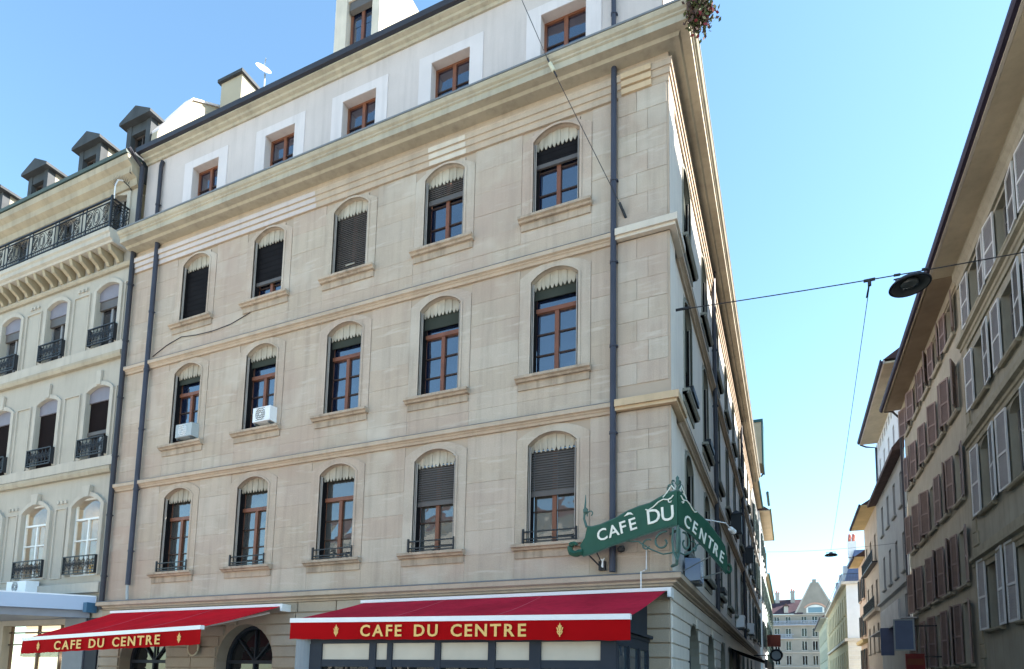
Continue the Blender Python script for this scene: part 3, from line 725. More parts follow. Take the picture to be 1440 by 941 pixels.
# ================================================================== green corner sign
S = thing('corner_sign', 'green enamel cafe sign folded round the street corner with white lettering and scrolls', 'sign', (.26, -.65, 3.95))
PA = Vector((.26, -.65)); PLf = Vector((-1.71, -.30)); PRt = Vector((.98, 1.12))
def panelT(P, Q):
    u = (Q - P).normalized(); nrm = Vector((u.y, -u.x))
    return lambda s, w_, z: (P.x + u.x*s + nrm.x*w_, P.y + u.y*s + nrm.y*w_, z)
TL = panelT(PLf, PA); TR = panelT(PA, PRt)
SL = (PA-PLf).length; SR = (PRt-PA).length
left_o = [(0, 4.23), (.2, 4.255), (.64, 4.38), (1.0, 4.45), (1.32, 4.52), (1.65, 4.59), (SL-.002, 4.63),
          (SL-.002, 5.28), (1.86, 5.265), (1.72, 5.22), (1.58, 5.16), (1.46, 5.11), (1.33, 5.09), (1.24, 5.08), (1.0, 5.02), (.71, 4.90), (.4, 4.82), (.2, 4.80), (.10, 4.82), (.05, 4.6), (-.06, 4.45), (-.02, 4.35)]
MB(TL).poly(left_o, -.02, .02).build('panel', green_sign, S)
right_o = [(.002, 4.63), (.3, 4.58), (.54, 4.52), (.8, 4.43), (1.06, 4.33), (1.35, 4.20), (1.61, 4.08), (1.85, 3.96),
           (1.88, 4.1), (1.86, 4.3), (1.8, 4.5), (1.6, 4.63), (1.35, 4.76), (1.1, 4.88), (.81, 4.96), (.6, 5.02), (.45, 5.08), (.34, 5.13), (.22, 5.20), (.1, 5.26), (.002, 5.28)]
MB(TR).poly(right_o, -.02, .02).build('panel', green_sign, S)
# edge beading
for T_, o_ in ((TL, left_o[7:19]), (TR, right_o[9:])):
    MB().tube([T_(s, .0, z+.012) for s, z in o_], .018, 5).build('edge_bead', green_iron, S)
for T_, o_ in ((TL, left_o[:7]), (TR, right_o[:8])):
    MB().tube([T_(s, .0, z-.01) for s, z in o_], .018, 5).build('edge_bead', green_iron, S)
def spiral(T, c, r0, r1, a0, a1, w_=0., n=22):
    return [T(c[0] + (r0+(r1-r0)*i/n)*math.cos(a0+(a1-a0)*i/n), w_, c[1] + (r0+(r1-r0)*i/n)*math.sin(a0+(a1-a0)*i/n)) for i in range(n+1)]
MB().tube([TL(.0, 0, 4.30)] + spiral(TL, (-.19, 4.44), .17, .04, -.9, -5.6), [.07]*8 + [.06]*8 + [.045]*8, 6).build('scroll', green_sign, S)
MB().tube([TR(1.84, 0, 4.02)] + spiral(TR, (1.98, 4.1), .12, .04, -2.2, 2.4), .03, 6).build('scroll', green_sign, S)
# lettering
def place(T, ch, s0, zb, size, tilt, w_=.022, sx=1.):
    V, F, wd = char_mesh(ch, size, .006, .004)
    MB(T).add([(s0 + v[0]*sx*math.cos(tilt) - v[1]*math.sin(tilt), w_ + v[2] + .006, zb + v[0]*sx*math.sin(tilt) + v[1]*math.cos(tilt)) for v in V], F).build('letter', letter_w, S)
for ch, s0, zb in (('C', .36, 4.48), ('A', .60, 4.525), ('F', .86, 4.585), ('E', 1.06, 4.62)): place(TL, ch, s0, zb, .34, .2)
place(TL, 'D', 1.42, 4.70, .40, .09); place(TL, 'U', 1.70, 4.72, .40, .06)
MB(TL).poly([(.92, 4.92), (1.0, 4.99), (1.07, 4.985), (1.12, 4.93), (1.04, 4.95)], .022, .034).build('accent', letter_w, S)
for ch, s0, zb in (('C', .16, 4.67), ('E', .47, 4.59), ('N', .72, 4.495), ('T', 1.02, 4.40), ('R', 1.26, 4.30), ('E', 1.52, 4.18)): place(TR, ch, s0, zb, .34, -.36)
# white flourishes
for T_, sg, s0 in ((TL, -1, SL-.05), (TR, 1, .05)):
    MB().tube([T_(s0+sg*q, .03, z) for q, z in ((.02, 5.20), (.08, 5.14), (.14, 5.13), (.22, 5.15), (.32, 5.11), (.42, 5.03), (.52, 4.98), (.58, 5.0))], .013, 5).build('flourish', letter_w, S)
    MB().tube(spiral(T_, (s0+sg*.08, 5.10), .05, .02, 1.57, 1.57+sg*-4.5, .03, 12), .012, 5).build('flourish', letter_w, S)
# crest
for T_, sg, s0 in ((TL, -1, SL), (TR, 1, 0.)):
    MB().tube(spiral(T_, (s0+sg*.12, 5.36), .085, .03, -1.2 if sg > 0 else 4.3, (4.0 if sg > 0 else -1.0), .0, 16), .022, 6).build('crest_scroll', green_iron, S)
    MB().tube(spiral(T_, (s0+sg*.08, 5.47), .035, .015, 4.5, 4.5+sg*4.6, .0, 12), .016, 6).build('crest_scroll', green_iron, S)
    MB().tube([T_(s0+sg*q, .02, z) for q, z in ((.05, 5.31), (.11, 5.40), (.15, 5.34), (.22, 5.25), (.28, 5.19))], .012, 5).build('crest_scroll', letter_w, S)
MB().lathe((.26, -.65, 5.26), [(.015, 0), (.03, .05), (.02, .12), (.05, .17), (.025, .23), (.035, .27), (.0, .32)], 10).build('finial', green_iron, S, smooth=True)
mb = MB(); q = TL(.08, 0, 4.82); mb.tube([q, TL(.02, 0, 5.0), TL(.05, 0, 5.35), TL(.05, 0, 5.5)], [.03, .025, .018, .006], 6)
mb.lathe((TL(.05, 0, 0)[0], TL(.05, 0, 0)[1], 5.15), [(.0, -.08), (.05, -.02), (.055, .04), (.0, .1)], 8)
mb.tube(spiral(TL, (.17, 5.08), .085, .03, 3.6, -1.2), .013, 5); mb.build('finial', green_iron, S)
# wall brackets under the sign
mb = MB()
mb.tube([(.26, -.63, 4.62), (.24, -.60, 4.2), (.22, -.55, 3.9)], .03, 8)
mb.tube([(.22, -.55, 3.9), (.05, -.1, 3.95)], .03, 6); mb.tube([(.2, -.5, 4.55), (.02, -.05, 4.6)], .025, 6)
CT = panelT(PA, Vector((.05, .0)))
for T_, sg, s0 in ((TL, -1, SL), (TR, 1, 0.)):
    mb.tube(spiral(T_, (s0+sg*.30, 4.34), .20, .05, 1.9 if sg > 0 else 1.2, (1.9-5.8) if sg > 0 else (1.2+5.8), -.03), .020, 6)
    mb.tube(spiral(T_, (s0+sg*.62, 4.30), .13, .04, 2.2 if sg > 0 else .9, (2.2-5.) if sg > 0 else (.9+5.), -.03), .016, 6)
    mb.tube([T_(s0+sg*a, -.03, z) for a, z in ((.02, 3.95), (.10, 4.12), (.12, 4.35), (.10, 4.58))], .022, 6)
    mb.tube([T_(s0+sg*a, -.03, z) for a, z in ((.02, 4.12), (.3, 4.10), (.55, 4.22), (.8, 4.40), (1.1, 4.44))], .016, 6)
mb.build('scroll_bracket', green_iron, S)
mb = MB(); mb.tube([TL(.12, -.02, 4.24), (-1.36, -.12, 3.98)], .016, 6); mb.tube([TL(.3, -.02, 4.28), (-1.36, -.04, 4.05)], .012, 6); mb.box(-1.44, -1.30, -.10, .0, 3.95, 4.14); mb.build('strut', iron, S)
MB().poly([(-1.38, 4.0), (-1.36, 4.12), (-1.42, 4.2), (-1.35, 4.17), (-1.30, 4.2), (-1.335, 4.12), (-1.33, 4.0)], -.125, -.11).build('hook', white_metal, S)
mb = MB(); mb.tube([TR(1.3, 0, 4.25), (.05, 1.3, 4.1)], .012, 5); mb.tube([TR(1.8, 0, 4.0), (.02, 1.9, 3.95)], .012, 5); mb.build('stay', ac_bg, S)
# spotlight on its arm, right of the sign
mb = MB(); mb.tube([TR(1.0, 0, 4.93), (.98, .9, 4.98), (1.06, 1.3, 4.93)], .012, 5); mb.build('lamp_arm', white_metal, S)
MB().tube([(1.04, 1.28, 4.95), (1.1, 1.42, 4.90)], [.05, .06], 10).build('lamp_head', white_metal, S)
t = thing('security_camera', 'small black camera on the stone wall under the green corner sign', 'camera', (-.95, -.05, 4.33))
mb = MB(); mb.lathe((-.95, -.16, 4.27), [(.0, 0), (.07, .03), (.08, .09), (.05, .13), (0, .13)], 12); mb.build('dome', iron, t)
MB().box(-.99, -.91, -.16, -.0, 4.36, 4.42).build('mount', iron, t)
t = MB(); t.tube([(-.46, -.06, 4.40), (-.46, -.06, 3.93), (-.46, -.28, 3.86), (-.52, -.28, 3.84), (-.52, -.28, 3.5)], .013, 6); tag(t.build('conduit_pipe', white_metal), 'thin white pipe running down the corner stone above the larger awning', 'pipe')

# ================================================================== air conditioners
def ac(T, uc, z, ws, hs, ds, label, m_, grp='air conditioning units on window sills', w0=.0):
    b = T(uc, w0, z); A = thing('air_conditioner', label, 'air conditioner', b, grp)
    mb = MB(T); u0, u1 = uc-ws/2, uc+ws/2
    mb.add([(u0,w0,z),(u1,w0,z),(u1,w0,z+hs),(u0,w0,z+hs),(u0+.02,w0+ds,z+.02),(u1-.02,w0+ds,z+.02),(u1-.02,w0+ds,z+hs-.03),(u0+.02,w0+ds,z+hs-.03)], [(0,1,2,3),(4,5,6,7),(0,1,5,4),(1,2,6,5),(2,3,7,6),(3,0,4,7)])
    mb.build('casing', m_, A)
    g = MB(T); cx = uc-.06*ws; cz = z+hs*.5; r = min(ws, hs)*.36
    for q in (1., .7, .4): g.tube([(cx+r*q*math.cos(2*PI*k/16), w0+ds+.004, cz+r*q*math.sin(2*PI*k/16)) for k in range(16)], .008, 4, closed=True)
    for k in range(6): g.box(cx-r, cx+r, w0+ds+.001, w0+ds+.006, cz-r+r*2*k/5-.004, cz-r+r*2*k/5+.004)
    g.build('fan_grille', ac_g if m_ is ac_w else ac_w, A)
    f_ = MB(T)
    for q in (u0+.06, u1-.10): f_.box(q, q+.04, w0+.02, w0+ds-.02, z-.05, z)
    f_.build('foot', ac_g, A)
ac(FRONT, -10.92, 8.53, .66, .45, .30, 'white air conditioner on the second window sill from the left, middle row', ac_w, w0=-.06)
ac(FRONT, -13.94, 8.53, .70, .44, .30, 'grey air conditioner on the leftmost window sill of the middle row', ac_bg, w0=-.06)
ac(FRONT, -20.95, 4.20, 1.1, .42, .36, 'white air conditioner on top of the pale blue shop canopy', ac_w, w0=.10)
ac(SIDE, 1.77, 3.90, .62, .52, .32, 'pale blue grey air conditioner on the side street ledge beneath the green sign', mat('blue_grey_casing', (.36,.44,.58), .5), w0=.06)
ac(SIDE, 16.0, 4.1, .9, .55, .34, 'white air conditioner on the shaded side street wall nearest the white pipe', ac_w, w0=.04)
ac(SIDE, 23.6, 4.4, .9, .6, .34, 'white air conditioner farther down the shaded side street wall', ac_w, w0=.04)
for y_, z, lab in ((13.0, 7.9, 'black box lantern on the side street wall right of the green sign'), (21.5, 8.3, 'smaller black box lantern farther along the side street wall')):
    t = thing('wall_lantern', lab, 'lantern', (.1, y_, z), 'dark lanterns on the side street wall')
    MB().box(.12, .52, y_-.2, y_+.2, z-.3, z+.45).build('case', iron, t); MB().box(.02, .14, y_-.04, y_+.04, z, z+.06).build('arm', iron, t); MB().add([(.08,y_-.25,z+.45),(.56,y_-.25,z+.45),(.56,y_+.25,z+.45),(.08,y_+.25,z+.45),(.32,y_,z+.65)], [(0,1,2,3),(0,1,4),(1,2,4),(2,3,4),(3,0,4)]).build('cap', iron, t)

# ================================================================== plant at the corner of the cornice
t = thing('cornice_plant', 'dark bushy plant hanging at the corner of the stone cornice', 'plant', (.72, -.55, 15.1))
mb = MB(); rr = random.Random(3)
for k in range(900):
    c = Vector((rr.gauss(0, .12), rr.gauss(0, .12), rr.gauss(0, .16))); c = Vector((.80, -.60, 15.22)) + c
    d = Vector((rr.uniform(-1,1), rr.uniform(-1,1), rr.uniform(-1,1))).normalized()*.05; e = d.cross(Vector((rr.uniform(-1,1), rr.uniform(-1,1), .3))).normalized()*.03
    mb.add([tuple(c-d), tuple(c+e), tuple(c+d), tuple(c-e)], [(0,1,2,3)], 0 if rr.random() < .5 else (1 if rr.random() < .88 else 2))
mb.build('foliage', [leaf_m, bark_m, flower_m], t, kind='stuff')
mb = MB(); mb.tube([(.56, -.62, 15.75), (.62, -.64, 15.55), (.60, -.66, 15.35), (.58, -.66, 15.25)], [.07, .09, .08, .05], 8); mb.build('root_clump', bark_m, t)

# ================================================================== wires and street lamps
WL = Vector((0., .69, 9.74)); WR = Vector((8., 1.4, 9.80))
def sag(a, b, n=12, s=.06): return [tuple(a.lerp(b, i/n) - Vector((0,0,s*math.sin(PI*i/n)))) for i in range(n+1)]
t = thing('span_wire', 'wire slung across the street from the corner building holding the nearer lamp', 'cable', (4, 1, 9.7))
MB().tube(sag(WL, WR), .011, 5).build('wire', cable_m, t)
MB().tube([(0.0, .69, 9.74), (.35, .72, 9.75)], .028, 6).build('anchor', cable_m, t)
mb = MB(); J = Vector((3.77, 1.02, 9.70))
mb.tube([tuple(J+Vector((-.10,0,0))), tuple(J+Vector((.10,0,0)))], .03, 6); mb.tube([tuple(J), tuple(J-Vector((0,0,.12)))], .035, 6); mb.build('clamp', cable_m, t)
for x in (4.25, 4.72): MB().tube([(x-.05, 1.07, 9.72), (x+.06, 1.08, 9.72)], .025, 6).build('clamp', cable_m, t)
t2 = thing('lengthwise_wire', 'thin wire dropping away along the street from the span wire to the far lamp', 'cable', (4, 10, 9.6))
MB().tube(sag(J - Vector((0,0,.1)), Vector((4.55, 28, 9.72)), 14, .12), .007, 4).build('wire', cable_m, t2)
MB().tube([tuple(J - Vector((0,0,.06))), tuple(J + Vector((.0,.5,-.06)))], .016, 5).build('insulator', cable_m, t2)
t3 = thing('span_wire', 'farther span wire across the middle of the narrow street', 'cable', (4, 28, 9.9))
MB().tube(sag(Vector((.1, 28, 9.9)), Vector((8, 28, 9.9)), 10, .15), .008, 4).build('wire', cable_m, t3)
def lamp(c, label, tilt):
    A = thing('street_lamp', label, 'street lamp', c, 'lamps hung over the street')
    R_ = Matrix.Rotation(tilt, 3, 'Y'); q = Vector(c)
    T = lambda x, y, z: tuple(q + R_ @ Vector((x, y, z)))
    MB(T).lathe((0,0,0), [(.0, .12), (.09, .12), (.14, .075), (.29, .03), (.355, -.03), (.365, -.055), (.35, -.07), (.33, -.06)], 28).build('shade', lamp_m, A, smooth=True)
    MB(T).lathe((0,0,0), [(.33, -.058), (.28, .0), (.2, .02), (.0, .025)], 28).build('reflector', lamp_in, A, smooth=True)
    MB(T).lathe((0,0,0), [(.0, -.075), (.13, -.06), (.17, -.02), (.16, .02), (0,.02)], 20).build('lens', glass('lamp_glass', (.05,.06,.06), 1.6), A, smooth=True)
    mb = MB(T)
    for x in (-.22, .22): mb.tube([(x, 0, .05), (x, 0, .16)], .015, 5)
    mb.tube([(-.26, 0, .15), (.26, 0, .15)], .014, 5); mb.build('hanger', cable_m, A)
lamp((4.46, 1.08, 9.50), 'large dark dish lamp hung on the span wire against the right hand roof edge', -.05)
lamp((4.55, 28, 9.45), 'small far dish lamp seen against the sky above the gabled building', 0.)
t = thing('guy_wire', 'thin diagonal stay wire crossing the upper windows down to the corner pilaster', 'cable', (-2, -.4, 15))
MB().tube([(-3.3, -.72, 17.6), (-2.49, -.66, 15.42), (-.92, -.13, 11.75)], .008, 4).build('wire', cable_m, t)
MB().tube([(-2.52, -.665, 15.5), (-2.30, -.64, 14.99)], .02, 6).build('turnbuckle', cable_m, t)
MB().tube([(-2.46, -.66, 15.36), (-2.36, -.65, 15.13)], .042, 8).build('insulator', porc, t)
MB().tube([(-1.0, -.16, 11.93), (-.88, -.04, 11.62)], .03, 6).build('anchor', iron, t)

# ================================================================== left neighbour
Lb = thing('neighbour_building', 'sage grey building at the far left with a long iron balcony and roof dormers', 'building', (-22, 0, 0))
XE = -29.5
LBAY = [-18.43, -21.15, -23.85, -26.55]
LROW = [(4.72, 7.0, 7.28, .72), (8.58, 10.85, 11.02, .60), (12.38, 14.42, 14.60, .58)]
lw = MB(FRONT); ops = [(c-h, c+h, zs, zc) for c in LBAY for zs, zp, zc, h in LROW] + [(c-.55, c+.55, 15.9, 17.75) for c in LBAY]
wall_cells(lw, XE, XL-.06, 0, 18.2, [o for o in ops] + [(-22.4, -18.9, 0, 3.2)], -.03, .35); lw.build('wall', l_wall, Lb)
def lcourse(prof, name, m_): return MB(FRONT).prof(prof, XE, XL-.12).build(name, m_, Lb)
for zt in (8.02, 11.84): 
    lcourse([(-.03, zt-.05), (.10, zt-.05), (.14, zt+.05), (.14, zt+.14), (-.03, zt+.2)], 'string_course', l_ochre)
    lcourse([(-.03, zt+.2), (.06, zt+.2), (.06, zt+.52), (-.03, zt+.52)], 'sill_band', l_trim)
lcourse([(-.03, 4.15), (.14, 4.15), (.14, 4.45), (-.03, 4.5)], 'string_course', l_trim)
lcourse([(-.03, 17.75), (.08, 17.75), (.12, 17.95), (.28, 18.05), (.30, 18.25), (.44, 18.35), (.46, 18.55), (-.03, 18.6)], 'cornice', l_ochre)
lcourse([(0, 18.605), (.5, 18.57), (.53, 18.66), (0, 18.72)], 'gutter', mat('green_grey_gutter', (.05,.075,.07), .5))
for r, (zs, zp, zc, h) in enumerate(LROW):
    for i, c in enumerate(LBAY):
        fr = MB(FRONT); fm = white_wood if r == 0 else mat('grey_frame', (.25,.25,.25), .5)
        if r == 0:
            bars(fr, c-h, c+h, zs, zc, -.15, .06, .06); tz = zp - .42
            fr.box(c-h+.06, c+h-.06, -.15, -.07, tz-.03, tz+.03); fr.box(c-.035, c+.035, -.15, -.08, zs+.06, tz-.03); fr.box(c-h+.06, c+h-.06, -.14, -.09, zs+1.15, zs+1.19)
        else:
            bars(fr, c-h, c+h, zs, zc, -.26, .07, .06); fr.box(c-.05, c+.05, -.26, -.19, zs+.07, zc-.07)
        o = fr.build('window', fm, Lb)
        if r == 0:
            MB(FRONT).box(c-h+.06, c+h-.06, -.13, -.122, zs+.06, zp-.45).build('pane', clear_glass('shop_glass'), o)
            MB(FRONT).box(c-h+.06, c+h-.06, -.13, -.122, zp-.39, zc-.06).build('pane', clear_glass('shop_glass'), o)
        else:
            for a, b in ((c-h+.07, c-.05), (c+.05, c+h-.07)): MB(FRONT).box(a, b, -.245, -.237, zs+.07, zc-.07).build('pane', glass('curtained_glass', (.16,.17,.17) if r == 2 else (.03,.03,.035), 1.5), o)
            bx = MB(FRONT); bx.poly([(c-h+.005, zp-.32)] + arc(h-.005, zp, zc-zp, 8, c) + [(c+h-.005, zp-.32)], -.16, -.10); bx.build('blind_box', l_box, o)
            if r == 2:
                MB(FRONT).box(c-h+.01, c+h-.01, -.20, -.13, zp-.62, zp-.32).build('roller_blind', slat_m, o)
            else:
                zb = zs+.05 if i != 0 else zs+.95
                MB(FRONT).box(c-h+.01, c+h-.01, -.18, -.15, zb, zp-.3).build('roller_blind', mat('dark_brown_blind', (.014,.010,.010), .9, spec=.05), o)
                if i == 0: MB(FRONT).box(c-h+.01, c+h-.01, -.19, -.12, zb-.12, zb).build('blind_bar', slat_m, o)
        A_ = arc(h, zp, zc-zp, 10, c); sp = MB(FRONT)
        for p, q in zip(A_, A_[1:]):
            sp.add([(p[0],-.029,p[1]),(q[0],-.029,q[1]),(q[0],-.029,zc+.02),(p[0],-.029,zc+.02)], [(0,1,2,3)]); sp.add([(p[0],-.029,p[1]),(q[0],-.029,q[1]),(q[0],-.35,q[1]),(p[0],-.35,p[1])], [(0,1,2,3)])
        sp.strip([(c-h, zs)] + A_ + [(c+h, zs)], [(c-h-.16, zs)] + arc(h+.16, zp+.0, zc-zp+.14, 10, c) + [(c+h+.16, zs)], -.03, .02 if r else .06)
        if r == 0: sp.poly([(c-.13, zc-.02), (c+.13, zc-.02), (c+.2, zc+.34), (c-.2, zc+.34)], -.02, .11)
        if r == 1: sp.poly([(c-.10, zc+.02), (c+.10, zc+.02), (c+.12, zc+.5), (c-.12, zc+.5)], -.02, .05)
        sp.build('surround', l_trim, o)
        # iron balustrade in front of the window
        rl = MB(FRONT); hh = .62; a, b = c-h-.06, c+h+.10
        rl.box(a, b, .10, .15, zs+hh-.03, zs+hh); rl.box(a, b, .10, .14, zs+.04, zs+.07); rl.box(a, b, .10, .13, zs+.14, zs+.16)
        for q in (a, b-.03): rl.box(q, q+.03, .0, .14, zs+.04, zs+hh)
        n = 7
        for k in range(n):
            cx = a + (b-a)*(k+.5)/n
            rl.box(cx-.008, cx+.008, .115, .13, zs+.07, zs+hh)
            rl.tube([(cx + (b-a)/n*.42*math.cos(2*PI*j/10), .122, zs+.36 + .15*math.sin(2*PI*j/10)) for j in range(10)], .012, 4, closed=True)
            rl.tube([(cx + .05*math.cos(2*PI*j/8), .122, zs+.36 + .06*math.sin(2*PI*j/8)) for j in range(8)], .014, 4, closed=True)
        rl.build('balustrade', iron, o)
# wall panels between windows
for r, (zs, zp, zc, h) in enumerate(LROW):
    for c0, c1 in zip(LBAY[1:], LBAY):
        a, b = c0+h+.34, c1-h-.34
        pn = MB(FRONT)
        for (p, q, z0, z1) in ((a, a+.04, zs, zp), (b-.04, b, zs, zp), (a, b, zp, zp+.04), (a, b, zs-.04, zs)): pn.box(p, q, -.03, .012, z0, z1)
        if r != 1:
            for k in (-1, 0, 1): pn.lathe((0,0,0), [], 3) if False else pn.box((a+b)/2+k*.2-.05, (a+b)/2+k*.2+.05, -.03, .02, zp+.18, zp+.28)
        pn.build('wall_panel', l_trim, Lb)
    a, b = -18.43+h+.28, XL-.18
    pn = MB(FRONT); pn.box(a, a+.03, -.03, .01, zs, zp); pn.box(a, b, -.03, .01, zp, zp+.03); pn.build('wall_panel', l_trim, Lb)
# top floor french windows and long balcony
for c in LBAY:
    fr = MB(FRONT); bars(fr, c-.55, c+.55, 15.9, 17.75, -.25, .06, .05); fr.box(c-.04, c+.04, -.25, -.2, 15.95, 17.7); o = fr.build('window', mat('grey_frame', (.25,.25,.25), .5), Lb)
    for a, b in ((c-.49, c-.04), (c+.04, c+.49)): MB(FRONT).box(a, b, -.235, -.228, 15.96, 17.69).build('pane', glass_d, o)
    MB(FRONT).strip([(c-.55, 15.9), (c-.55, 17.6), (c, 17.75), (c+.55, 17.6), (c+.55, 15.9)], [(c-.72, 15.9), (c-.72, 17.7), (c, 17.9), (c+.72, 17.7), (c+.72, 15.9)], -.03, .02).build('surround', l_trim, o)
BX1 = -17.72; BW = .56
sl_ = MB(FRONT); sl_.prof([(-.02, 15.55), (BW-.1, 15.55), (BW-.08, 15.62), (BW, 15.66), (BW, 15.80), (BW+.05, 15.84), (BW+.05, 15.97), (-.02, 16.02)], XE, BX1+.05); sl_.build('balcony_slab', l_trim, Lb)
lcourse([(-.02, 14.95), (.05, 14.95), (.09, 15.02), (.09, 15.08), (-.02, 15.1)], 'string_course', l_ochre)
k = 0; x = BX1 - .10
while x > XE:
    MB(FRONT).prof([(-.01, 15.10), (.10, 15.12), (.16, 15.22), (.38, 15.36), (.44, 15.548), (-.01, 15.548)], x-.14, x).build('corbel', corbel_m, Lb); x -= .50
def iron_panel(mb, T, a, b, z0, z1, w_, circ=True):
    mb.box(a, b, w_, w_+.02, z0, z0+.03) if T is None else None
def long_rail(T, u0, u1, z0, z1, w_, step=1.45):
    mb = MB(T); mb.box(u0, u1, w_-.02, w_+.03, z1-.04, z1); mb.box(u0, u1, w_-.01, w_+.02, z0+.06, z0+.09); mb.box(u0, u1, w_-.01, w_+.02, z1-.16, z1-.135); mb.box(u0, u1, w_-.01, w_+.02, z0+.19, z0+.21)
    n = max(1, round((u1-u0)/step)); d = (u1-u0)/n; zm = (z0+z1)/2+.02
    for k in range(n):
        a = u0 + d*k; cx = a+d/2
        for q in (a, a+d*.14): mb.box(q-.011, q+.011, w_-.01, w_+.015, z0, z1)
        for rx, rz, ox in ((.17, .29, 0), (.10, .19, 0), (.13, .13, .33), (.13, .13, -.26), (.07, .07, .33), (.07, .07, -.26)):
            for zo in ((0,) if ox == 0 else (.15, -.15)):
                mb.tube([(cx+ox*d*.95 + rx*math.cos(2*PI*j/12), w_+.003, zm+zo + rz*math.sin(2*PI*j/12)) for j in range(12)], .013, 4, closed=True)
        for sg in (-1, 1):
            mb.tube([(cx+sg*.1, w_, z0+.2), (cx+sg*.3*d, w_, zm), (cx+sg*.1, w_, z1-.15)], .011, 4); mb.tube([(cx+sg*.42*d, w_, z0+.2), (cx+sg*.22*d, w_, zm), (cx+sg*.42*d, w_, z1-.15)], .011, 4)
    for k in range(int((u1-u0)/.12)): mb.box(u0+k*.12, u0+k*.12+.01, w_, w_+.01, z0+.07, z0+.2)
    return mb
long_rail(FRONT, XE, BX1, 16.0, 17.03, BW).build('balcony_railing', iron, Lb)
ret = lambda u, w_, z: (BX1 + w_, -u, z)
long_rail(ret, .0, BW, 16.0, 17.03, .0, .6).build('balcony_railing', iron, Lb)
MB(FRONT).box(BX1-.03, BX1+.03, BW-.03, BW+.03, 15.97, 17.1).build('railing_post', iron, Lb)
# spiked arch guard dividing the balcony
mb = MB(); A_ = [(BX1+.02, -.52, 17.0), (BX1+.02, -.52, 17.5), (BX1+.02, -.45, 17.72), (BX1+.02, -.30, 17.82), (BX1+.02, -.1, 17.78), (BX1+.02, .0, 17.7)]
mb.tube(A_[:4], .022, 6); mb.build('guard_rail', white_metal, Lb)
mb = MB(); mb.tube(A_[3:], .018, 6)
for k in range(14):
    t_ = k/13*PI*.6; c = Vector((BX1+.02, -.16-.36*math.cos(t_*.95), 17.45+.38*math.sin(t_)))
    d = Vector((0, -math.cos(t_), math.sin(t_)+.2)).normalized()*.16; mb.tube([tuple(c), tuple(c+d)], [.008, .002], 4); mb.tube([tuple(c), tuple(c+d*.8+Vector((.06,0,.03)))], [.006, .002], 4)
mb.build('guard_spikes', iron, Lb)
# roof and dormers
mb = MB(); mb.tube([(-18.9, 2.4, 21.), (-18.9, 2.4, 23.4)], .02, 5)
for k in range(4): mb.tube([(-19.3+.05*k, 2.4, 23.3-.2*k), (-18.5-.05*k, 2.4, 23.3-.2*k)], .012, 4)
mb.build('aerial', lead_m, Lb)
MB().add([(XE,-.3,18.7),(XL-.2,-.3,18.7),(XL-.2,1.6,21.0),(XE,1.6,21.0),(XL-.2,6,22.),(XE,6,22.),(XL-.2,6,18.),(XL-.2,-.3,18.)], [(0,1,2,3),(3,2,4,5),(1,2,4,6,7)]).build('roof', lead_m, Lb)
for xc in (-18.2, -20.85, -23.95, -26.9):
    y0 = .35
    d = MB(); d.box(xc-.62, xc-.38, y0, y0+.25, 18.7, 20.7); d.box(xc+.38, xc+.62, y0, y0+.25, 18.7, 20.7); d.box(xc-.38, xc+.38, y0+.02, y0+.24, 20.35, 20.7); o = d.build('dormer', lead_m, Lb)
    for q in (.60, -.60): MB().box(xc+q-.02, xc+q+.02, y0+.252, y0+1.7, 18.75, 20.7).build('dormer_cheek', dormer_side, o)
    rf = MB(); P = [(xc-.80, 20.7), (xc-.80, 20.80), (xc, 21.20), (xc+.80, 20.80), (xc+.80, 20.7)]
    rf.add([(p[0], y0-.18, p[1]) for p in P] + [(p[0], y0+1.8, p[1]) for p in P], [(0,1,2,3,4), (5,6,7,8,9)] + [(k, (k+1) % 5, 5+(k+1) % 5, 5+k) for k in range(5)]); rf.build('dormer_roof', lead_m, o)
    fr = MB(lambda u, w_, z: (u, y0+.2-w_, z)); bars(fr, xc-.38, xc+.38, 18.7, 20.35, 0., .06, .05); fr.box(xc-.03, xc+.03, 0, .04, 18.8, 20.3); fr.build('dormer_frame', mat('dark_brown_frame', (.06,.045,.04), .6), o)
    MB().box(xc-.36, xc+.36, y0+.21, y0+.22, 18.75, 20.33).build('pane', glass_d, o)
# lit rooms behind the first floor windows
ceil_m = mat('room_ceiling', (.5,.42,.3), .9); room_m = mat('room_wall', (.42,.36,.27), .9, .4, 1.2)
for c in LBAY[:3]:
    rm = MB(); rm.add([(c-1.2,.36,4.3),(c+1.2,.36,4.3),(c+1.2,2.6,4.3),(c-1.2,2.6,4.3),(c-1.2,.36,7.5),(c+1.2,.36,7.5),(c+1.2,2.6,7.5),(c-1.2,2.6,7.5)], [(0,1,2,3),(4,5,6,7),(1,2,6,5),(2,3,7,6),(3,0,4,7)])
    rm.build('room', room_m, Lb); MB().box(c-.5, c+.5, 1.2, 1.6, 7.42, 7.46).build('room_light', emit('warm_room_light', (1., .82, .5), 5.), Lb)
for (x, y_, z, c, lab) in ((-18.75, .55, 4.72, (.75,.42,.03), 'yellow box on display behind the window above the pale blue canopy, left half'), (-18.15, .55, 4.72, (.75,.42,.03), 'yellow box behind the right pane of the window above the pale blue canopy'), (-20.85, .6, 5.5, (.85,.22,.02), 'orange box behind the second lit window from the pipe'), (-20.85, .6, 4.72, (.75,.5,.12), 'straw coloured box under the orange one behind the lit window')):
    o = MB().box(x-.22, x+.22, y_, y_+.3, z, z+(.55 if c[0] < .8 else .42)).box(x-.23, x+.23, y_-.01, y_+.31, z+.44, z+.50).build('display_box', mat('box_%d' % int(c[1]*100), c, .7)); tag(o, lab, 'box')
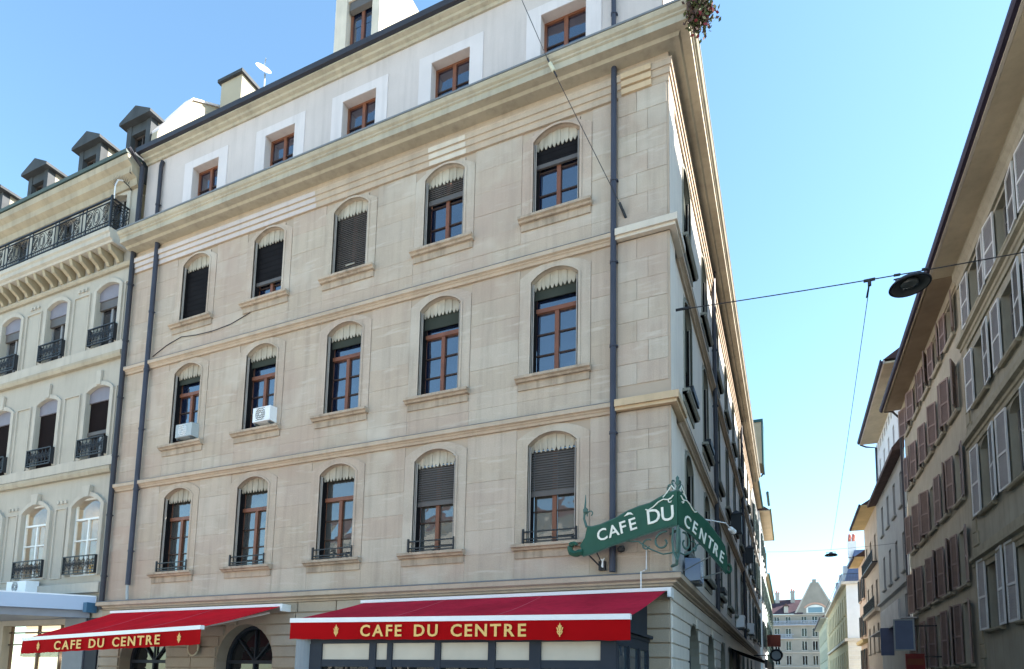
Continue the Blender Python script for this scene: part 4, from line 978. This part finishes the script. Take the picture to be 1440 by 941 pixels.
# pale blue canopy over the shop, turning out from the wall
t = thing('shop_canopy', 'pale blue flat shop canopy at the left edge beside the red awning', 'canopy', (-19, -.6, 3.8))
P = [(-17.48, -.06), (-19.15, -1.75), (-19.7, -2.35), (-29, -2.35), (-29, -.03), (-17.6, -.03)]
mb = MB(); n = len(P); mb.add([(p[0], p[1], 3.58) for p in P] + [(p[0], p[1], 4.0) for p in P], [list(range(n)), list(range(n, 2*n))] + [(i, (i+1) % n, n+(i+1) % n, n+i) for i in range(n)]); mb.build('fascia', canopy_m, t)
mb = MB(); mb.add([(p[0]*.998-.03, p[1], 4.0) for p in P] + [(p[0]-.03, p[1], 4.04) for p in P], [list(range(n)), list(range(n, 2*n))] + [(i, (i+1) % n, n+(i+1) % n, n+i) for i in range(n)]); mb.build('top_trim', white_metal, t)
P2 = [(-17.75, -.04), (-19.3, -1.5), (-19.8, -2.1), (-29, -2.1), (-29, -.03)]
mb = MB(); n = len(P2); mb.add([(p[0], p[1], 3.36) for p in P2] + [(p[0], p[1], 3.575) for p in P2], [list(range(n)), list(range(n, 2*n))] + [(i, (i+1) % n, n+(i+1) % n, n+i) for i in range(n)]); mb.build('lower_fascia', mat('grey_blue_underside', (.22,.25,.31), .5), t)
MB().box(-17.6, -17.42, -.35, -.05, 3.5, 3.8).build('end_bracket', mat('teal_blue_bracket', (.05,.13,.22), .5), t)
# shop front below
sh = thing('lit_shop', 'cream lit shop window under the pale blue canopy at the lower left', 'shop', (-20.5, -.1, 0))
MB(FRONT).box(-18.9, -17.9, -.1, .06, 0, 3.36).build('pilaster', grey_pill, sh)
MB(FRONT).box(-17.9, -17.3, -.12, .02, 0, 3.36).build('side_panel', slate_blue, sh)
MB(FRONT).box(-22.4, -18.9, -.75, -.7, 0, 3.3).build('display_back', emit('glowing_display_back', (.72,.60,.38), .5), sh)  # back panel glows by itself in place of shop lighting
mb = MB(FRONT)
for z in (2.95, 2.55): mb.box(-22.4, -18.9, -.3, -.22, z, z+.05)
for x in (-22.3, -20.8, -19.6): mb.box(x, x+.06, -.3, -.22, 0, 3.2)
mb.build('frame', mat('bronze_frame', (.14,.10,.07), .5), sh)
MB(FRONT).box(-22.3, -18.95, -.66, -.55, 2.18, 2.52).build('shelf_stock', mat('dark_stock', (.08,.07,.05), .8, .5, 6.), sh)
MB(FRONT).box(-22.4, -18.9, -.28, -.27, 0, 3.2).build('pane', clear_glass('shop_glass'), sh)

# ================================================================== right side of the street
def leaf(T, par, u0, u1, z0, z1, w_, fm, pm, ang=0., hinge=0, lou=True):
    """one folded-back shutter leaf: frame with louvred panels"""
    def TT(u, q, z):
        if hinge == 0: return T(u, w_+q, z)
        h = u0 if hinge > 0 else u1; d = u - h; sgn = 1 if d >= 0 else -1
        return T(h + d*math.cos(ang) - sgn*q*math.sin(ang), w_ + abs(d)*math.sin(ang) + q*math.cos(ang), z)
    t = .065; mb = MB(TT)
    bars(mb, u0, u1, z0, z1, 0., t, .045); zm = z0 + (z1-z0)*.46; mb.box(u0+t, u1-t, 0, .045, zm-.035, zm+.035)
    o = mb.build('shutter', fm, par)
    lb = MB(TT)
    for a, b in ((z0+t, zm-.035), (zm+.035, z1-t)):
        lb.box(u0+t, u1-t, .006, .016, a, b)
        if lou:
            n = int((b-a)/.075)
            for k in range(n):
                z = a + (b-a)*k/n; lb.add([(u0+t,.034,z),(u1-t,.034,z),(u1-t,.016,z+.06),(u0+t,.016,z+.06)], [(0,1,2,3)])
    lb.build('louvre_panel', pm, o)
def rwindow(T, par, uc, z0, z1, hw, fm, shutter=None, lw=.72, sill=None, arch=0., pm=None, gm=None, surm=None, gap=.02, simple=False, ang=.07):
    fr = MB(T); bars(fr, uc-hw, uc+hw, z0, z1, -.24, .06, .05); fr.box(uc-.04, uc+.04, -.24, -.18, z0+.06, z1-.06)
    if not simple: fr.box(uc-hw+.06, uc+hw-.06, -.235, -.2, z0+(z1-z0)*.66, z0+(z1-z0)*.66+.04)
    o = fr.build('window', fm, par)
    MB(T).box(uc-hw+.06, uc+hw-.06, -.22, -.212, z0+.06, z1-.06).build('pane', gm or glass_d, o)
    if arch:
        A_ = arc(hw, z1-arch, arch, 8, uc); sp = MB(T)
        for p, q in zip(A_, A_[1:]):
            sp.add([(p[0],.001,p[1]),(q[0],.001,q[1]),(q[0],.001,z1+.01),(p[0],.001,z1+.01)], [(0,1,2,3)]); sp.add([(p[0],.001,p[1]),(q[0],.001,q[1]),(q[0],-.25,q[1]),(p[0],-.25,p[1])], [(0,1,2,3)])
        sp.build('arch_head', surm, o)
    if sill: MB(T).prof([(-.25, z0-.12), (.10, z0-.12), (.14, z0-.06), (.14, z0-.01), (-.25, z0+.01)], uc-hw-.2, uc+hw+.2).build('sill', sill, o)
    if shutter:
        a0, a1 = [max(0.01, random.gauss(ang, ang*.45)) for _ in (0, 1)]
        leaf(T, par, uc-hw-lw-gap, uc-hw-gap, z0, z1, .05, shutter[0], shutter[1], a0, -1)
        leaf(T, par, uc+hw+gap, uc+hw+lw+gap, z0, z1, .05, shutter[0], shutter[1], a1, 1)
    return o
R8 = RIGHT(8.0)
# ---- R1: stone house with white framed shutters
R1 = thing('shuttered_house', 'grey stone house at the right edge with white framed shutters and deep eaves', 'building', (8, 4, 0))
Y0, Y1 = -1.2, 12.62
RB = [10.75 - 2.86*i for i in range(5)]
RR = [(13.95, 15.62, 0), (10.98, 12.92, 0), (7.35, 9.62, .22), (3.55, 5.85, .22)]
wb = MB(R8); wall_cells(wb, Y0, Y1, 0, 16.4, [(c-.58, c+.58, z0, z1) for c in RB for z0, z1, a in RR], 0., .25); wb.box(Y0-.02, Y0, -10, 0, 0, 16.4); wb.build('wall', r1_wall, R1)
for z0, z1, a in RR:
    for c in RB:
        rwindow(R8, R1, c, z0, z1, .58, mat('grey_window_frame', (.20,.19,.18), .6), (shut_w, shut_p), .72, r1_trim, a, surm=r1_wall)
def rcourse(T, u0, u1, prof, name, m_, par): return MB(T).prof(prof, u0, u1).build(name, m_, par)
for zt in (13.65, 10.10, 5.98):
    rcourse(R8, Y0, Y1, [(-.02, zt-.42), (.05, zt-.42), (.06, zt-.28), (.10, zt-.24), (.10, zt-.12), (.20, zt-.06), (.20, zt+.04), (-.02, zt+.1)], 'string_course', r1_trim, R1)
    rcourse(R8, Y0, Y1, [(-.02, zt+.1), (.07, zt+.1), (.07, zt+.34), (-.02, zt+.38)], 'sill_band', r1_trim, R1)
rcourse(R8, Y0, Y1, [(-.02, 15.75), (.08, 15.75), (.10, 15.95), (.2, 16.12), (.2, 16.4), (-.02, 16.4)], 'cornice', r1_wall, R1)
rcourse(R8, Y0, Y1, [(-.02, 16.32), (.86, 16.32), (.86, 16.40), (-.02, 16.40)], 'soffit', r1_soff, R1)
def eaves(par, u0, u1, X, z, soff, pm=gutter_m, ov=.95, fascia=None, teeth=True):
    T = RIGHT(X)
    rcourse(T, u0, u1, [(ov-.08, z-.02), (ov, z-.02), (ov, z+.14), (ov-.08, z+.14)], 'fascia', fascia or stone_pale, par)
    rcourse(T, u0-.0, u1+.0, [(ov+.002, z+.0), (ov+.10, z+.02), (ov+.14, z+.09), (ov+.14, z+.20), (ov+.08, z+.20), (ov+.08, z+.12), (ov+.002, z+.12)], 'gutter', pm, par)
    if teeth:
        mb = MB(T); n = int((u1-u0)/.34)
        for k in range(n): mb.box(u0+k*.34, u0+k*.34+.17, ov-.16, ov-.082, z-.012, z+.06)
        mb.build('eaves_dentils', fascia or stone_pale, par, kind='stuff')
eaves(R1, Y0, Y1, 8.0, 16.34, r1_soff)
MB().add([(7.0,Y0,16.5),(7.0,Y1,16.5),(13.0,Y1,25.0),(13.0,Y0,25.0),(19.,Y0,16.5),(19.,Y1,16.5)], [(0,1,2,3),(3,2,5,4),(1,5,2),(0,3,4)]).build('roof', roof_dk, R1)  # unseen ridge raised to set where its shadow falls on the side wall
q = MB(R8)
for k in range(34):
    z = .3 + k*.47; q.chbox(Y1-(.62 if k % 2 else .42), Y1-.004, .0, .045, z+.01, z+.46, .015)
    if z > 15.2: break
q.build('quoins', r1_trim, R1)
# ---- R2: buff house with red-brown shutters
R2 = thing('brown_shuttered_house', 'buff rendered house with rows of closed red brown shutters down the right side', 'building', (8, 18, 0))
Y0, Y1 = 12.66, 24.3
RB2 = [14.05 + 2.2*i for i in range(5)]
RR2 = [(14.62, 16.05), (11.72, 13.45), (8.42, 10.35), (5.35, 7.35), (2.55, 4.75)]
wb = MB(R8); wall_cells(wb, Y0, Y1, 0, 16.4, [(c-.5, c+.5, z0, z1) for c in RB2 for z0, z1 in RR2], 0., .25); wb.build('wall', r2_wall, R2)
for z0, z1 in RR2:
    for c in RB2: rwindow(R8, R2, c, z0, z1, .5, shut_b, (shut_b2, shut_b), .54, r2_wall, gap=.03, simple=True, ang=.30)
rcourse(R8, Y0, Y1, [(-.02, 16.32), (.90, 16.32), (.90, 16.40), (-.02, 16.40)], 'soffit', r2_soff, R2)
rcourse(R8, Y0, Y1, [(-.02, 16.12), (.05, 16.12), (.12, 16.318), (-.02, 16.318)], 'cornice', r2_wall, R2)
eaves(R2, Y0+.02, Y1+.1, 8.0, 16.34, r2_soff, fascia=r1_soff)
MB().add([(7.0,Y0,16.5),(7.0,Y1,16.5),(13.0,Y1,25.0),(13.0,Y0,25.0),(19.,Y0,16.5),(19.,Y1,16.5)], [(0,1,2,3),(3,2,5,4),(1,5,2),(0,3,4)]).build('roof', roof_dk, R2)  # same unseen high ridge, shaped for the shadow across the street
downpipe([(7.0, 24.4, 16.4), (7.5, 24.42, 16.35), (7.85, 24.42, 15.9), (7.85, 24.42, .5)], .06, R2, pipe_d)
# ---- R3: grey house with white top storey
R3 = thing('white_topped_house', 'grey house with a white top storey above a brown tiled skirt roof on the right', 'building', (8, 30, 0))
Y0, Y1 = 24.55, 36.2
RB3 = [26.0 + 2.5*i for i in range(4)]
RR3 = [(11.6, 13.5), (8.0, 10.1), (4.6, 6.7)]
wb = MB(R8); wall_cells(wb, Y0, Y1, 0, 14.4, [(c-.42, c+.42, z0, z1) for c in RB3 for z0, z1 in RR3], 0., .25); wb.build('wall', r3_wall, R3)
for z0, z1 in RR3:
    for c in RB3: rwindow(R8, R3, c, z0, z1, .42, mat('grey_window_frame', (.20,.19,.18), .6), None, sill=r3_wall, simple=True)
rcourse(R8, Y0, Y1, [(-.02, 14.35), (.55, 14.25), (.58, 14.4), (.05, 15.05), (-.02, 15.05)], 'skirt_roof', roof_dk, R3)
rcourse(R8, Y0, Y1, [(-.02, 7.1), (.18, 7.2), (.18, 7.32), (-.02, 7.36)], 'string_course', r3_wall, R3)
W3 = [25.6 + 1.9*i for i in range(6)]
wb = MB(R8); wall_cells(wb, Y0-1.2, Y1-1.0, 15.05, 18.2, [(c-.3, c+.3, 15.2, 16.7) for c in W3] + [(24.2+.9*i, 24.65+.9*i, 17.35, 17.9) for i in range(12)], .02, .2); wb.build('top_storey_wall', r3_white, R3)
for c in W3: rwindow(R8, R3, c, 15.2, 16.7, .3, mat('grey_window_frame', (.20,.19,.18), .6), None, simple=True)
for i in range(12): MB(R8).box(24.2+.9*i, 24.65+.9*i, -.16, -.15, 17.35, 17.9).build('pane', glass_d, R3)
rcourse(R8, Y0-2.2, 34.0, [(-.02, 18.1), (1.05, 18.1), (1.05, 18.2), (-.02, 18.2)], 'soffit', r1_soff, R3)
eaves(R3, Y0-2.2, 34.0, 8.0, 18.14, r1_soff, ov=1.1, teeth=False, fascia=white_band)
MB().add([(6.9,22.3,18.3),(6.9,34.1,18.3),(13.,34.1,22.5),(13.,22.3,22.5),(19.,22.3,18.3),(19.,34.1,18.3)], [(0,1,2,3),(3,2,5,4),(1,5,2),(0,3,4)]).build('roof', roof_dk, R3)
downpipe([(6.95, 34.2, 18.2), (7.3, 34.2, 18.0), (7.9, 34.3, 17.9), (7.9, 34.3, 14.6)], .06, R3, pipe_m)
MB(R8).box(22.8, 36., .02, .75, 5.05, 5.12).box(23.4, 30., .70, .78, 4.9, 6.1).build('fascia_board', mat('pale_hoarding', (.55,.55,.54), .7), R3)
# ---- R4, R5 narrow houses, R6 white end wall, R7
def plain_house(name, label, X, y0, y1, zt, wm, cols, rows, hw, soff, ov=.8, frm=None, shut=None, sill=None, over=.0):
    T = RIGHT(X); H = thing(name, label, 'building', (X, (y0+y1)/2, 0))
    us = [y0 + (y1-y0)*(i+.5)/cols for i in range(cols)]
    wb = MB(T); wall_cells(wb, y0, y1, 0, zt, [(c-hw, c+hw, z0, z1) for c in us for z0, z1 in rows], 0., .25); wb.box(y0, y0+.02, -8, 0, 0, zt); wb.box(y1-.02, y1, -8, 0, 0, zt); wb.build('wall', wm, H)
    for z0, z1 in rows:
        for c in us: rwindow(T, H, c, z0, z1, hw, frm or mat('grey_window_frame', (.20,.19,.18), .6), shut, .42, sill or wm, simple=True)
    rcourse(T, y0-over, y1+over, [(-.02, zt-.08), (ov, zt-.08), (ov, zt), (-.02, zt)], 'soffit', soff, H)
    rcourse(T, y0-over, y1+over, [(ov+.002, zt-.1), (ov+.12, zt-.06), (ov+.12, zt+.1), (ov+.002, zt+.06)], 'gutter', gutter_m, H)
    MB(T).add([(y0-over, ov, zt+.02), (y1+over, ov, zt+.02), (y1+over, -4, zt+3.2), (y0-over, -4, zt+3.2), (y1+over, -8, zt), (y0-over, -8, zt)], [(0,1,2,3),(3,2,4,5),(1,4,2),(0,3,5)]).build('roof', roof_dk, H)
    return H, T
H4, T4 = plain_house('golden_eaved_house', 'narrow pinkish house with golden underside to its eaves on the right', 8.0, 36.3, 44.0, 14.5, r4_wall, 3, [(10.7, 12.6), (7.4, 9.3), (4.2, 6.2)], .45, r4_soff, .95)
rcourse(T4, 36.3, 44.0, [(-.02, 6.9), (.3, 6.95), (.34, 7.15), (-.02, 7.2)], 'string_course', r4_wall, H4)
for z in (10.5, 7.2):
    mb = MB(T4); mb.box(36.6, 43.7, .3, .33, z+.8, z+.84); mb.box(36.6, 43.7, .0, .36, z-.1, z)
    for k in range(48): mb.box(36.6+k*.148, 36.62+k*.148, .3, .32, z, z+.8)
    mb.build('balcony', iron, H4)
H5, T5 = plain_house('apricot_house', 'low apricot house with dark shutters and a bright eave beyond the golden eaved one', 8.0, 44.3, 49.4, 12.3, r5_wall, 2, [(9.0, 10.9), (5.9, 7.7), (2.9, 4.8)], .42, r4_soff, .75, shut=(iron, iron))
rcourse(T5, 44.3, 49.4, [(-.02, 5.2), (.35, 5.25), (.4, 5.5), (-.02, 5.55)], 'string_course', r4_soff, H5)
for z in (8.2, 8.55): MB(T5).lathe((0,0,0), [], 3) if False else None
H6 = thing('mansard_house', 'straw house with a white end wall and blue slate mansard near the street end', 'building', (7.8, 66, 0))
wb = MB(); X6 = 7.80
wb.add([(X6,60,0),(14,60,0),(14,60,12.5),(X6,60,12.5)], [(0,1,2,3)]); wb.build('end_wall', r6_white, H6)
mb = MB()
for k in range(14): mb.box(X6, 14, 59.96, 60.0, .3+k*.46, .3+k*.46+.42)
mb.build('end_wall_courses', mat('pale_boarding', (.70,.66,.58), .9), H6, kind='stuff')
T6 = RIGHT(X6); us = [62 + 3.2*i for i in range(10)]
wb = MB(T6); wall_cells(wb, 60.01, 94, 0, 12.5, [(c-.5, c+.5, z0, z1) for c in us for z0, z1 in ((9.3, 11.4), (6.9, 8.8), (3.2, 5.4))], 0, .2); wb.build('wall', r6_wall, H6)
for z0, z1 in ((9.3, 11.4), (6.9, 8.8), (3.2, 5.4)):
    for c in us: rwindow(T6, H6, c, z0, z1, .5, shut_b2, None, sill=r6_wall, simple=True)
for z, p in ((6.5, .28), (12.5, .45)):
    mb = MB(); mb.box(X6-p, 14, 60-p, 94, z-.14, z+.14); mb.build('string_course', stone_pale, H6)
mb = MB(); mb.add([(X6-.1,60,12.64),(13,60,12.64),(13,61,16.2),(X6+1.0,61,16.2),(X6-.1,94,12.64),(X6+1.0,93,16.2),(13,94,12.64),(13,93,16.2)], [(0,1,2,3),(0,3,5,4),(3,2,7,5)]); mb.build('mansard', slate_r, H6)
mb = MB(); mb.box(X6-.4, 13, 59.6, 59.66, 13.4, 13.46); mb.box(X6-.42, X6-.38, 59.6, 94, 13.4, 13.46)
for k in range(40): mb.box(X6-.4+k*.14, X6-.38+k*.14, 59.62, 59.64, 12.64, 13.4)
mb.build('roof_railing', lead_m, H6)
for (x, y_, z) in ((8.6, 61.5, 17.2), (8.9, 64., 18.0), (9.1, 67., 18.8)):
    o = MB().box(x-.35, x+.35, y_-.4, y_+.4, 15.5, z).build('chimney', r6_white, H6)
    mb = MB()
    for q in (-.2, .2): mb.lathe((x+q, y_, z), [(.13, 0), (.16, .1), (.12, .5), (.0, .5)], 8)
    mb.build('chimney_pot', brick_c, o)
for (y_, z) in ((63, 13.2), (69, 13.2), (75, 13.2)):
    mb = MB(); mb.box(X6+.0, X6+.9, y_-.5, y_+.5, z, z+1.6); mb.build('dormer', r6_white, H6)
H7, T7 = plain_house('green_grey_house', 'greenish far house with a dark overhanging roof next to the gabled building', 7.75, 97, 125, 12.6, mat('green_grey_render', (.42,.43,.33), .9), 8, [(9.2, 11.2), (5.9, 7.9), (2.6, 4.6)], .5, mat('grey_green_soffit', (.40,.42,.38), .8), .9)

# ---- signs on the right
t = thing('hanging_sign', 'square blue grey sign with pale frame projecting from the right hand shops', 'sign', (7.1, 19, 4))
MB().box(6.42, 7.10, 18.96, 19.04, 3.32, 4.58).build('panel', mat('steel_blue_panel', (.14,.18,.27), .5), t)
fr = MB(lambda u, w_, z: (u, 18.95-w_, z)); bars(fr, 6.36, 7.16, 3.26, 4.64, 0, .06, .02); fr.build('frame', ac_bg, t); MB().box(7.16, 8.0, 18.97, 19.03, 4.3, 4.36).build('bracket', iron, t)
t = thing('hanging_sign', 'flat dark blue sign just behind the framed blue grey one', 'sign', (7.3, 27, 4))
MB().box(6.82, 7.46, 26.95, 27.05, 3.4, 4.93).build('panel', mat('dark_blue_panel', (.10,.12,.20), .5), t); MB().box(7.46, 8.0, 26.98, 27.02, 4.4, 4.46).build('bracket', iron, t)
t = thing('shop_sign', 'dark red shop sign low down under the framed blue grey sign', 'sign', (7., 17.5, 2.7))
MB().box(6.55, 7.22, 17.4, 17.6, 2.2, 3.05).build('panel', mat('dark_red_panel', (.20,.02,.015), .5), t); MB().box(6.6, 7.17, 17.385, 17.4, 2.6, 2.85).build('band', mat('brick_red_band', (.2,.05,.02), .6), t); MB().box(7.22, 8.0, 17.47, 17.53, 2.9, 2.96).build('bracket', iron, t)

# ================================================================== left side of the street, beyond the cafe building
def left_house(name, label, X, y0, y1, zt, wm, cols, rows, ov=.5, soff=None, gm=teal_m):
    H = thing(name, label, 'building', (X, (y0+y1)/2, 0)); T = lambda u, w_, z: (X + w_, u, z)
    us = [y0 + (y1-y0)*(i+.5)/cols for i in range(cols)]
    wb = MB(T); wall_cells(wb, y0, y1, 0, zt, [(c-.5, c+.5, z0, z1) for c in us for z0, z1 in rows], 0., .25); wb.box(y0, y0+.02, -6, 0, 0, zt); wb.build('wall', wm, H)
    for z0, z1 in rows:
        for c in us: rwindow(T, H, c, z0, z1, .5, mat('grey_window_frame', (.20,.19,.18), .6), (mat('dark_green_shutter', (.03,.05,.045), .6),)*2, .45, wm, simple=True)
    MB(T).prof([(-.02, zt-.08), (ov, zt-.08), (ov, zt), (-.02, zt)], y0, y1).build('soffit', soff or tan_m, H)
    MB(T).prof([(ov+.002, zt-.1), (ov+.12, zt-.06), (ov+.12, zt+.1), (ov+.002, zt+.06)], y0, y1).build('gutter', gm, H)
    MB(T).add([(y0, ov, zt+.02), (y1, ov, zt+.02), (y1, -4, zt+3.5), (y0, -4, zt+3.5), (y1, -8, zt), (y0, -8, zt)], [(0,1,2,3),(3,2,4,5),(1,4,2),(0,3,5)]).build('roof', roof_dk, H)
    return H, T
HL2, TL2 = left_house('side_street_house', 'shaded grey house behind the corner building with a tan boxed bay under its roof', 0.0, 30.9, 40.0, 16.0, l2_wall, 3, [(12.2, 14.4), (8.5, 10.7), (4.7, 6.9)], .35)
mb = MB(TL2); mb.box(31.0, 33.2, 0, .74, 16.6, 19.5); mb.build('bay', tan_m, HL2)
mb = MB(TL2); mb.box(30.96, 33.3, .74, .84, 16.5, 19.7); mb.box(30.95, 33.3, 0, .84, 19.5, 19.7); mb.build('bay_trim', teal_m, HL2)
MB().tube([(.72, 33.2, 16.6), (.62, 33.3, 16.45), (.2, 33.4, 16.4)], .06, 8).tube([(.9, 36, 16.0), (.9, 39.5, 16.0)], .1, 8).build('downpipe', teal_m, HL2)
for zt in (7.5, 11.3, 3.8): MB(TL2).prof([(-.02, zt-.2), (.14, zt-.1), (.14, zt), (-.02, zt+.05)], 30.95, 40).build('string_course', l2_wall, HL2)
HL3, TL3 = left_house('tan_eaved_house', 'pale far house on the left with a sunlit wall under a tan overhanging eave', .15, 40.2, 51.5, 15.8, r6_white, 4, [(12.2, 14.4), (8.5, 10.7), (4.7, 6.9)], .78, tan_m, mat('olive_gutter', (.12,.12,.06), .6))
HL4, TL4 = left_house('far_left_house', 'dark green shuttered far house at the end of the left row', .1, 51.8, 75, 12.5, mat('dim_green_render', (.20,.25,.22), .9), 7, [(9.0, 11.), (5.8, 7.8), (2.6, 4.6)], .3)
t = thing('hanging_sign', 'red sign projecting from the left row above the far street', 'sign', (.8, 45, 5.4))
MB().box(.35, 1.45, 44.9, 45.1, 4.95, 5.98).build('panel', mat('brick_red_panel', (.12,.028,.02), .7), t); MB().box(.15, .4, 44.97, 45.03, 5.4, 5.5).build('bracket', iron, t)
t = thing('dark_awning', 'dark folded awning on the left side of the narrow street', 'awning', (.6, 17, 2.6))
MB().add([(.0,12,3.05),(.0,19,3.05),(1.3,19,2.55),(1.3,12,2.55)], [(0,1,2,3)]).build('cloth', blind_blk, t); MB().box(1.28, 1.36, 12, 19, 2.3, 2.6).build('front_bar', iron, t)
t = thing('ring_sign', 'small round sign beside the dark awning at the foot of the street', 'sign', (1.2, 30, 3.3))
MB().tube([(1.35+.34*math.cos(2*PI*k/18), 30, 3.55+.34*math.sin(2*PI*k/18)) for k in range(18)], .07, 6, closed=True).build('ring', iron, t); MB(lambda u, w_, z: (u, 30+w_, z)).poly([(1.35+.3*math.cos(2*PI*k/16), 3.55+.3*math.sin(2*PI*k/16)) for k in range(16)], .01, .02).build('plate', ac_bg, t); MB().box(.0, 1.05, 29.98, 30.02, 3.5, 3.56).build('bracket', iron, t)

# ================================================================== gabled building closing the street
E_ = thing('gabled_building', 'pale stone gabled building with a dark roof closing the far end of the street', 'building', (6, 153, 0))
ET = lambda u, w_, z: (u, 153 - w_, z)
cols_l = [-3.2, -.6, 2.0]; cols_r = [5.6, 8.0, 10.6]
rows_e = [(3.0, 5.3), (6.6, 8.9), (10.2, 12.5), (13.6, 15.7), (17.0, 18.6)]
wb = MB(ET); wall_cells(wb, -10, 16, 0, 19.0, [(c-.6, c+.6, z0, z1) for c in cols_l + cols_r for z0, z1 in rows_e], 0, .4)
wb.poly([(3.6, 19.0), (13.0, 19.0), (9.0, 27.0), (8.6, 27.0), (8.6, 27.8), (7.7, 27.8), (7.7, 27.0), (7.4, 27.0)], -.5, .0); wb.build('wall', end_wall, E_)
for z0, z1 in rows_e:
    for c in cols_l + cols_r: rwindow(ET, E_, c, z0, z1, .6, mat('far_window_frame', (.6,.62,.6), .6), None, sill=end_trim, simple=True)
for z in (6.1, 9.7, 13.1, 16.4, 19.0): MB(ET).prof([(-.02, z-.15), (.25, z), (.25, z+.15), (-.02, z+.2)], -10, 16).build('string_course', end_trim, E_)
for z, a, b in ((16.5, -10, 13), (13.2, -1.2, 3.2), (10.0, 8.8, 13)):
    mb = MB(ET); mb.box(a, b, .7, .76, z+.9, z+1.0); mb.box(a, b, 0, .8, z-.12, z+.05)
    for k in range(int((b-a)/.3)): mb.box(a+k*.3, a+k*.3+.1, .7, .75, z, z+.9)
    mb.build('balcony', mat('blue_grey_balcony', (.30,.34,.42), .7), E_)
fr = MB(ET); fr.poly([(6.2, 19.4)] + arc(2.0, 20.6, .8, 10, 8.2) + [(10.2, 19.4)], -.05, .05); o = fr.build('window', mat('far_window_frame', (.6,.62,.6), .6), E_); MB(ET).box(6.6, 9.8, .05, .06, 19.5, 20.8).build('pane', glass('far_glass', (.10,.18,.24), 1.6), o)
MB(ET).strip(arc(2.1, 20.7, .9, 10, 8.2), arc(2.6, 20.7, 1.3, 10, 8.2), 0, .12).build('arch_band', mat('pale_brick', (.45,.28,.22), .9), E_)
rf = MB(); rf.add([(-10,152.6,19.2),(5.4,152.6,19.2),(5.4,157,23.4),(-10,157,23.4)], [(0,1,2,3)]); rf.build('roof', mat('violet_brown_tile', (.06,.036,.046), .8, .2, 1.), E_)
for x in (-2.2, 1.6):
    o = MB().box(x-.5, x+.5, 152.9, 155., 19.6, 21.2).build('dormer', end_trim, E_); MB().add([(x-.7,152.7,21.2),(x+.7,152.7,21.2),(x,152.7,22.0),(x-.7,156.,21.2),(x+.7,156,21.2),(x,156.5,22.)], [(0,1,2),(0,2,5,3),(1,2,5,4)]).build('dormer_roof', roof_dk, o)
P = [(3.4, 19.2), (7.3, 27.05), (7.6, 27.05), (3.9, 19.2)]
MB(ET).poly(P, -.6, .12).build('gable_coping', end_trim, E_); MB(ET).poly([(13.2, 19.2), (9.1, 27.05), (8.8, 27.05), (12.7, 19.2)], -.6, .12).build('gable_coping', end_trim, E_)

for x, z in ((-6.5, 24.6), (-.4, 24.9), (3.2, 25.2)):
    MB().box(x-.5, x+.5, 156., 157.2, 21.5, z).box(x-.6, x+.6, 155.9, 157.3, z, z+.2).build('chimney', end_trim, E_)
    mb = MB(); mb.lathe((x-.2, 156.6, z+.2), [(.18, 0), (.15, .7), (0, .7)], 8); mb.lathe((x+.25, 156.6, z+.2), [(.18, 0), (.15, .5), (0, .5)], 8); mb.build('chimney_pot', brick_c, E_, kind='stuff')
mb = MB(); mb.tube([(-3.2, 156.5, 23.), (-3.2, 156.5, 26.4)], .05, 4)
for k in range(4): mb.tube([(-3.9+.1*k, 156.5, 26.2-.35*k), (-2.5-.1*k, 156.5, 26.2-.35*k)], .035, 4)
mb.build('aerial', lead_m, E_)
# ================================================================== across the square, seen mirrored in the lower windows
O_ = thing('plaza_building', 'pale apartment block across the square mirrored in the lower cafe windows', 'building', (-8, -38, 0))
OT = lambda u, w_, z: (u, -38 + w_, z)
oc = [-44 + 3.1*i for i in range(18)]; orow = [(1.2, 3.4), (5.0, 7.3), (8.6, 10.9), (12.2, 14.4)]
wb = MB(OT); wall_cells(wb, -46, 10, 0, 16.4, [(c-.65, c+.65, z0, z1) for c in oc for z0, z1 in orow], 0, .3); wb.build('wall', far_wall, O_)
g = MB(OT); g.box(-46, 10, -.32, -.3, 0, 16.); g.build('pane', glass_d, O_)
for z in (4.3, 7.9, 11.5, 16.2): MB(OT).prof([(-.02, z), (.3, z+.1), (.3, z+.3), (-.02, z+.35)], -46, 10).build('string_course', far_wall, O_)
MB().add([(-46,-37.6,16.5),(10,-37.6,16.5),(10,-42,19.),(-46,-42,19.)], [(0,1,2,3)]).build('roof', roof_dk, O_)
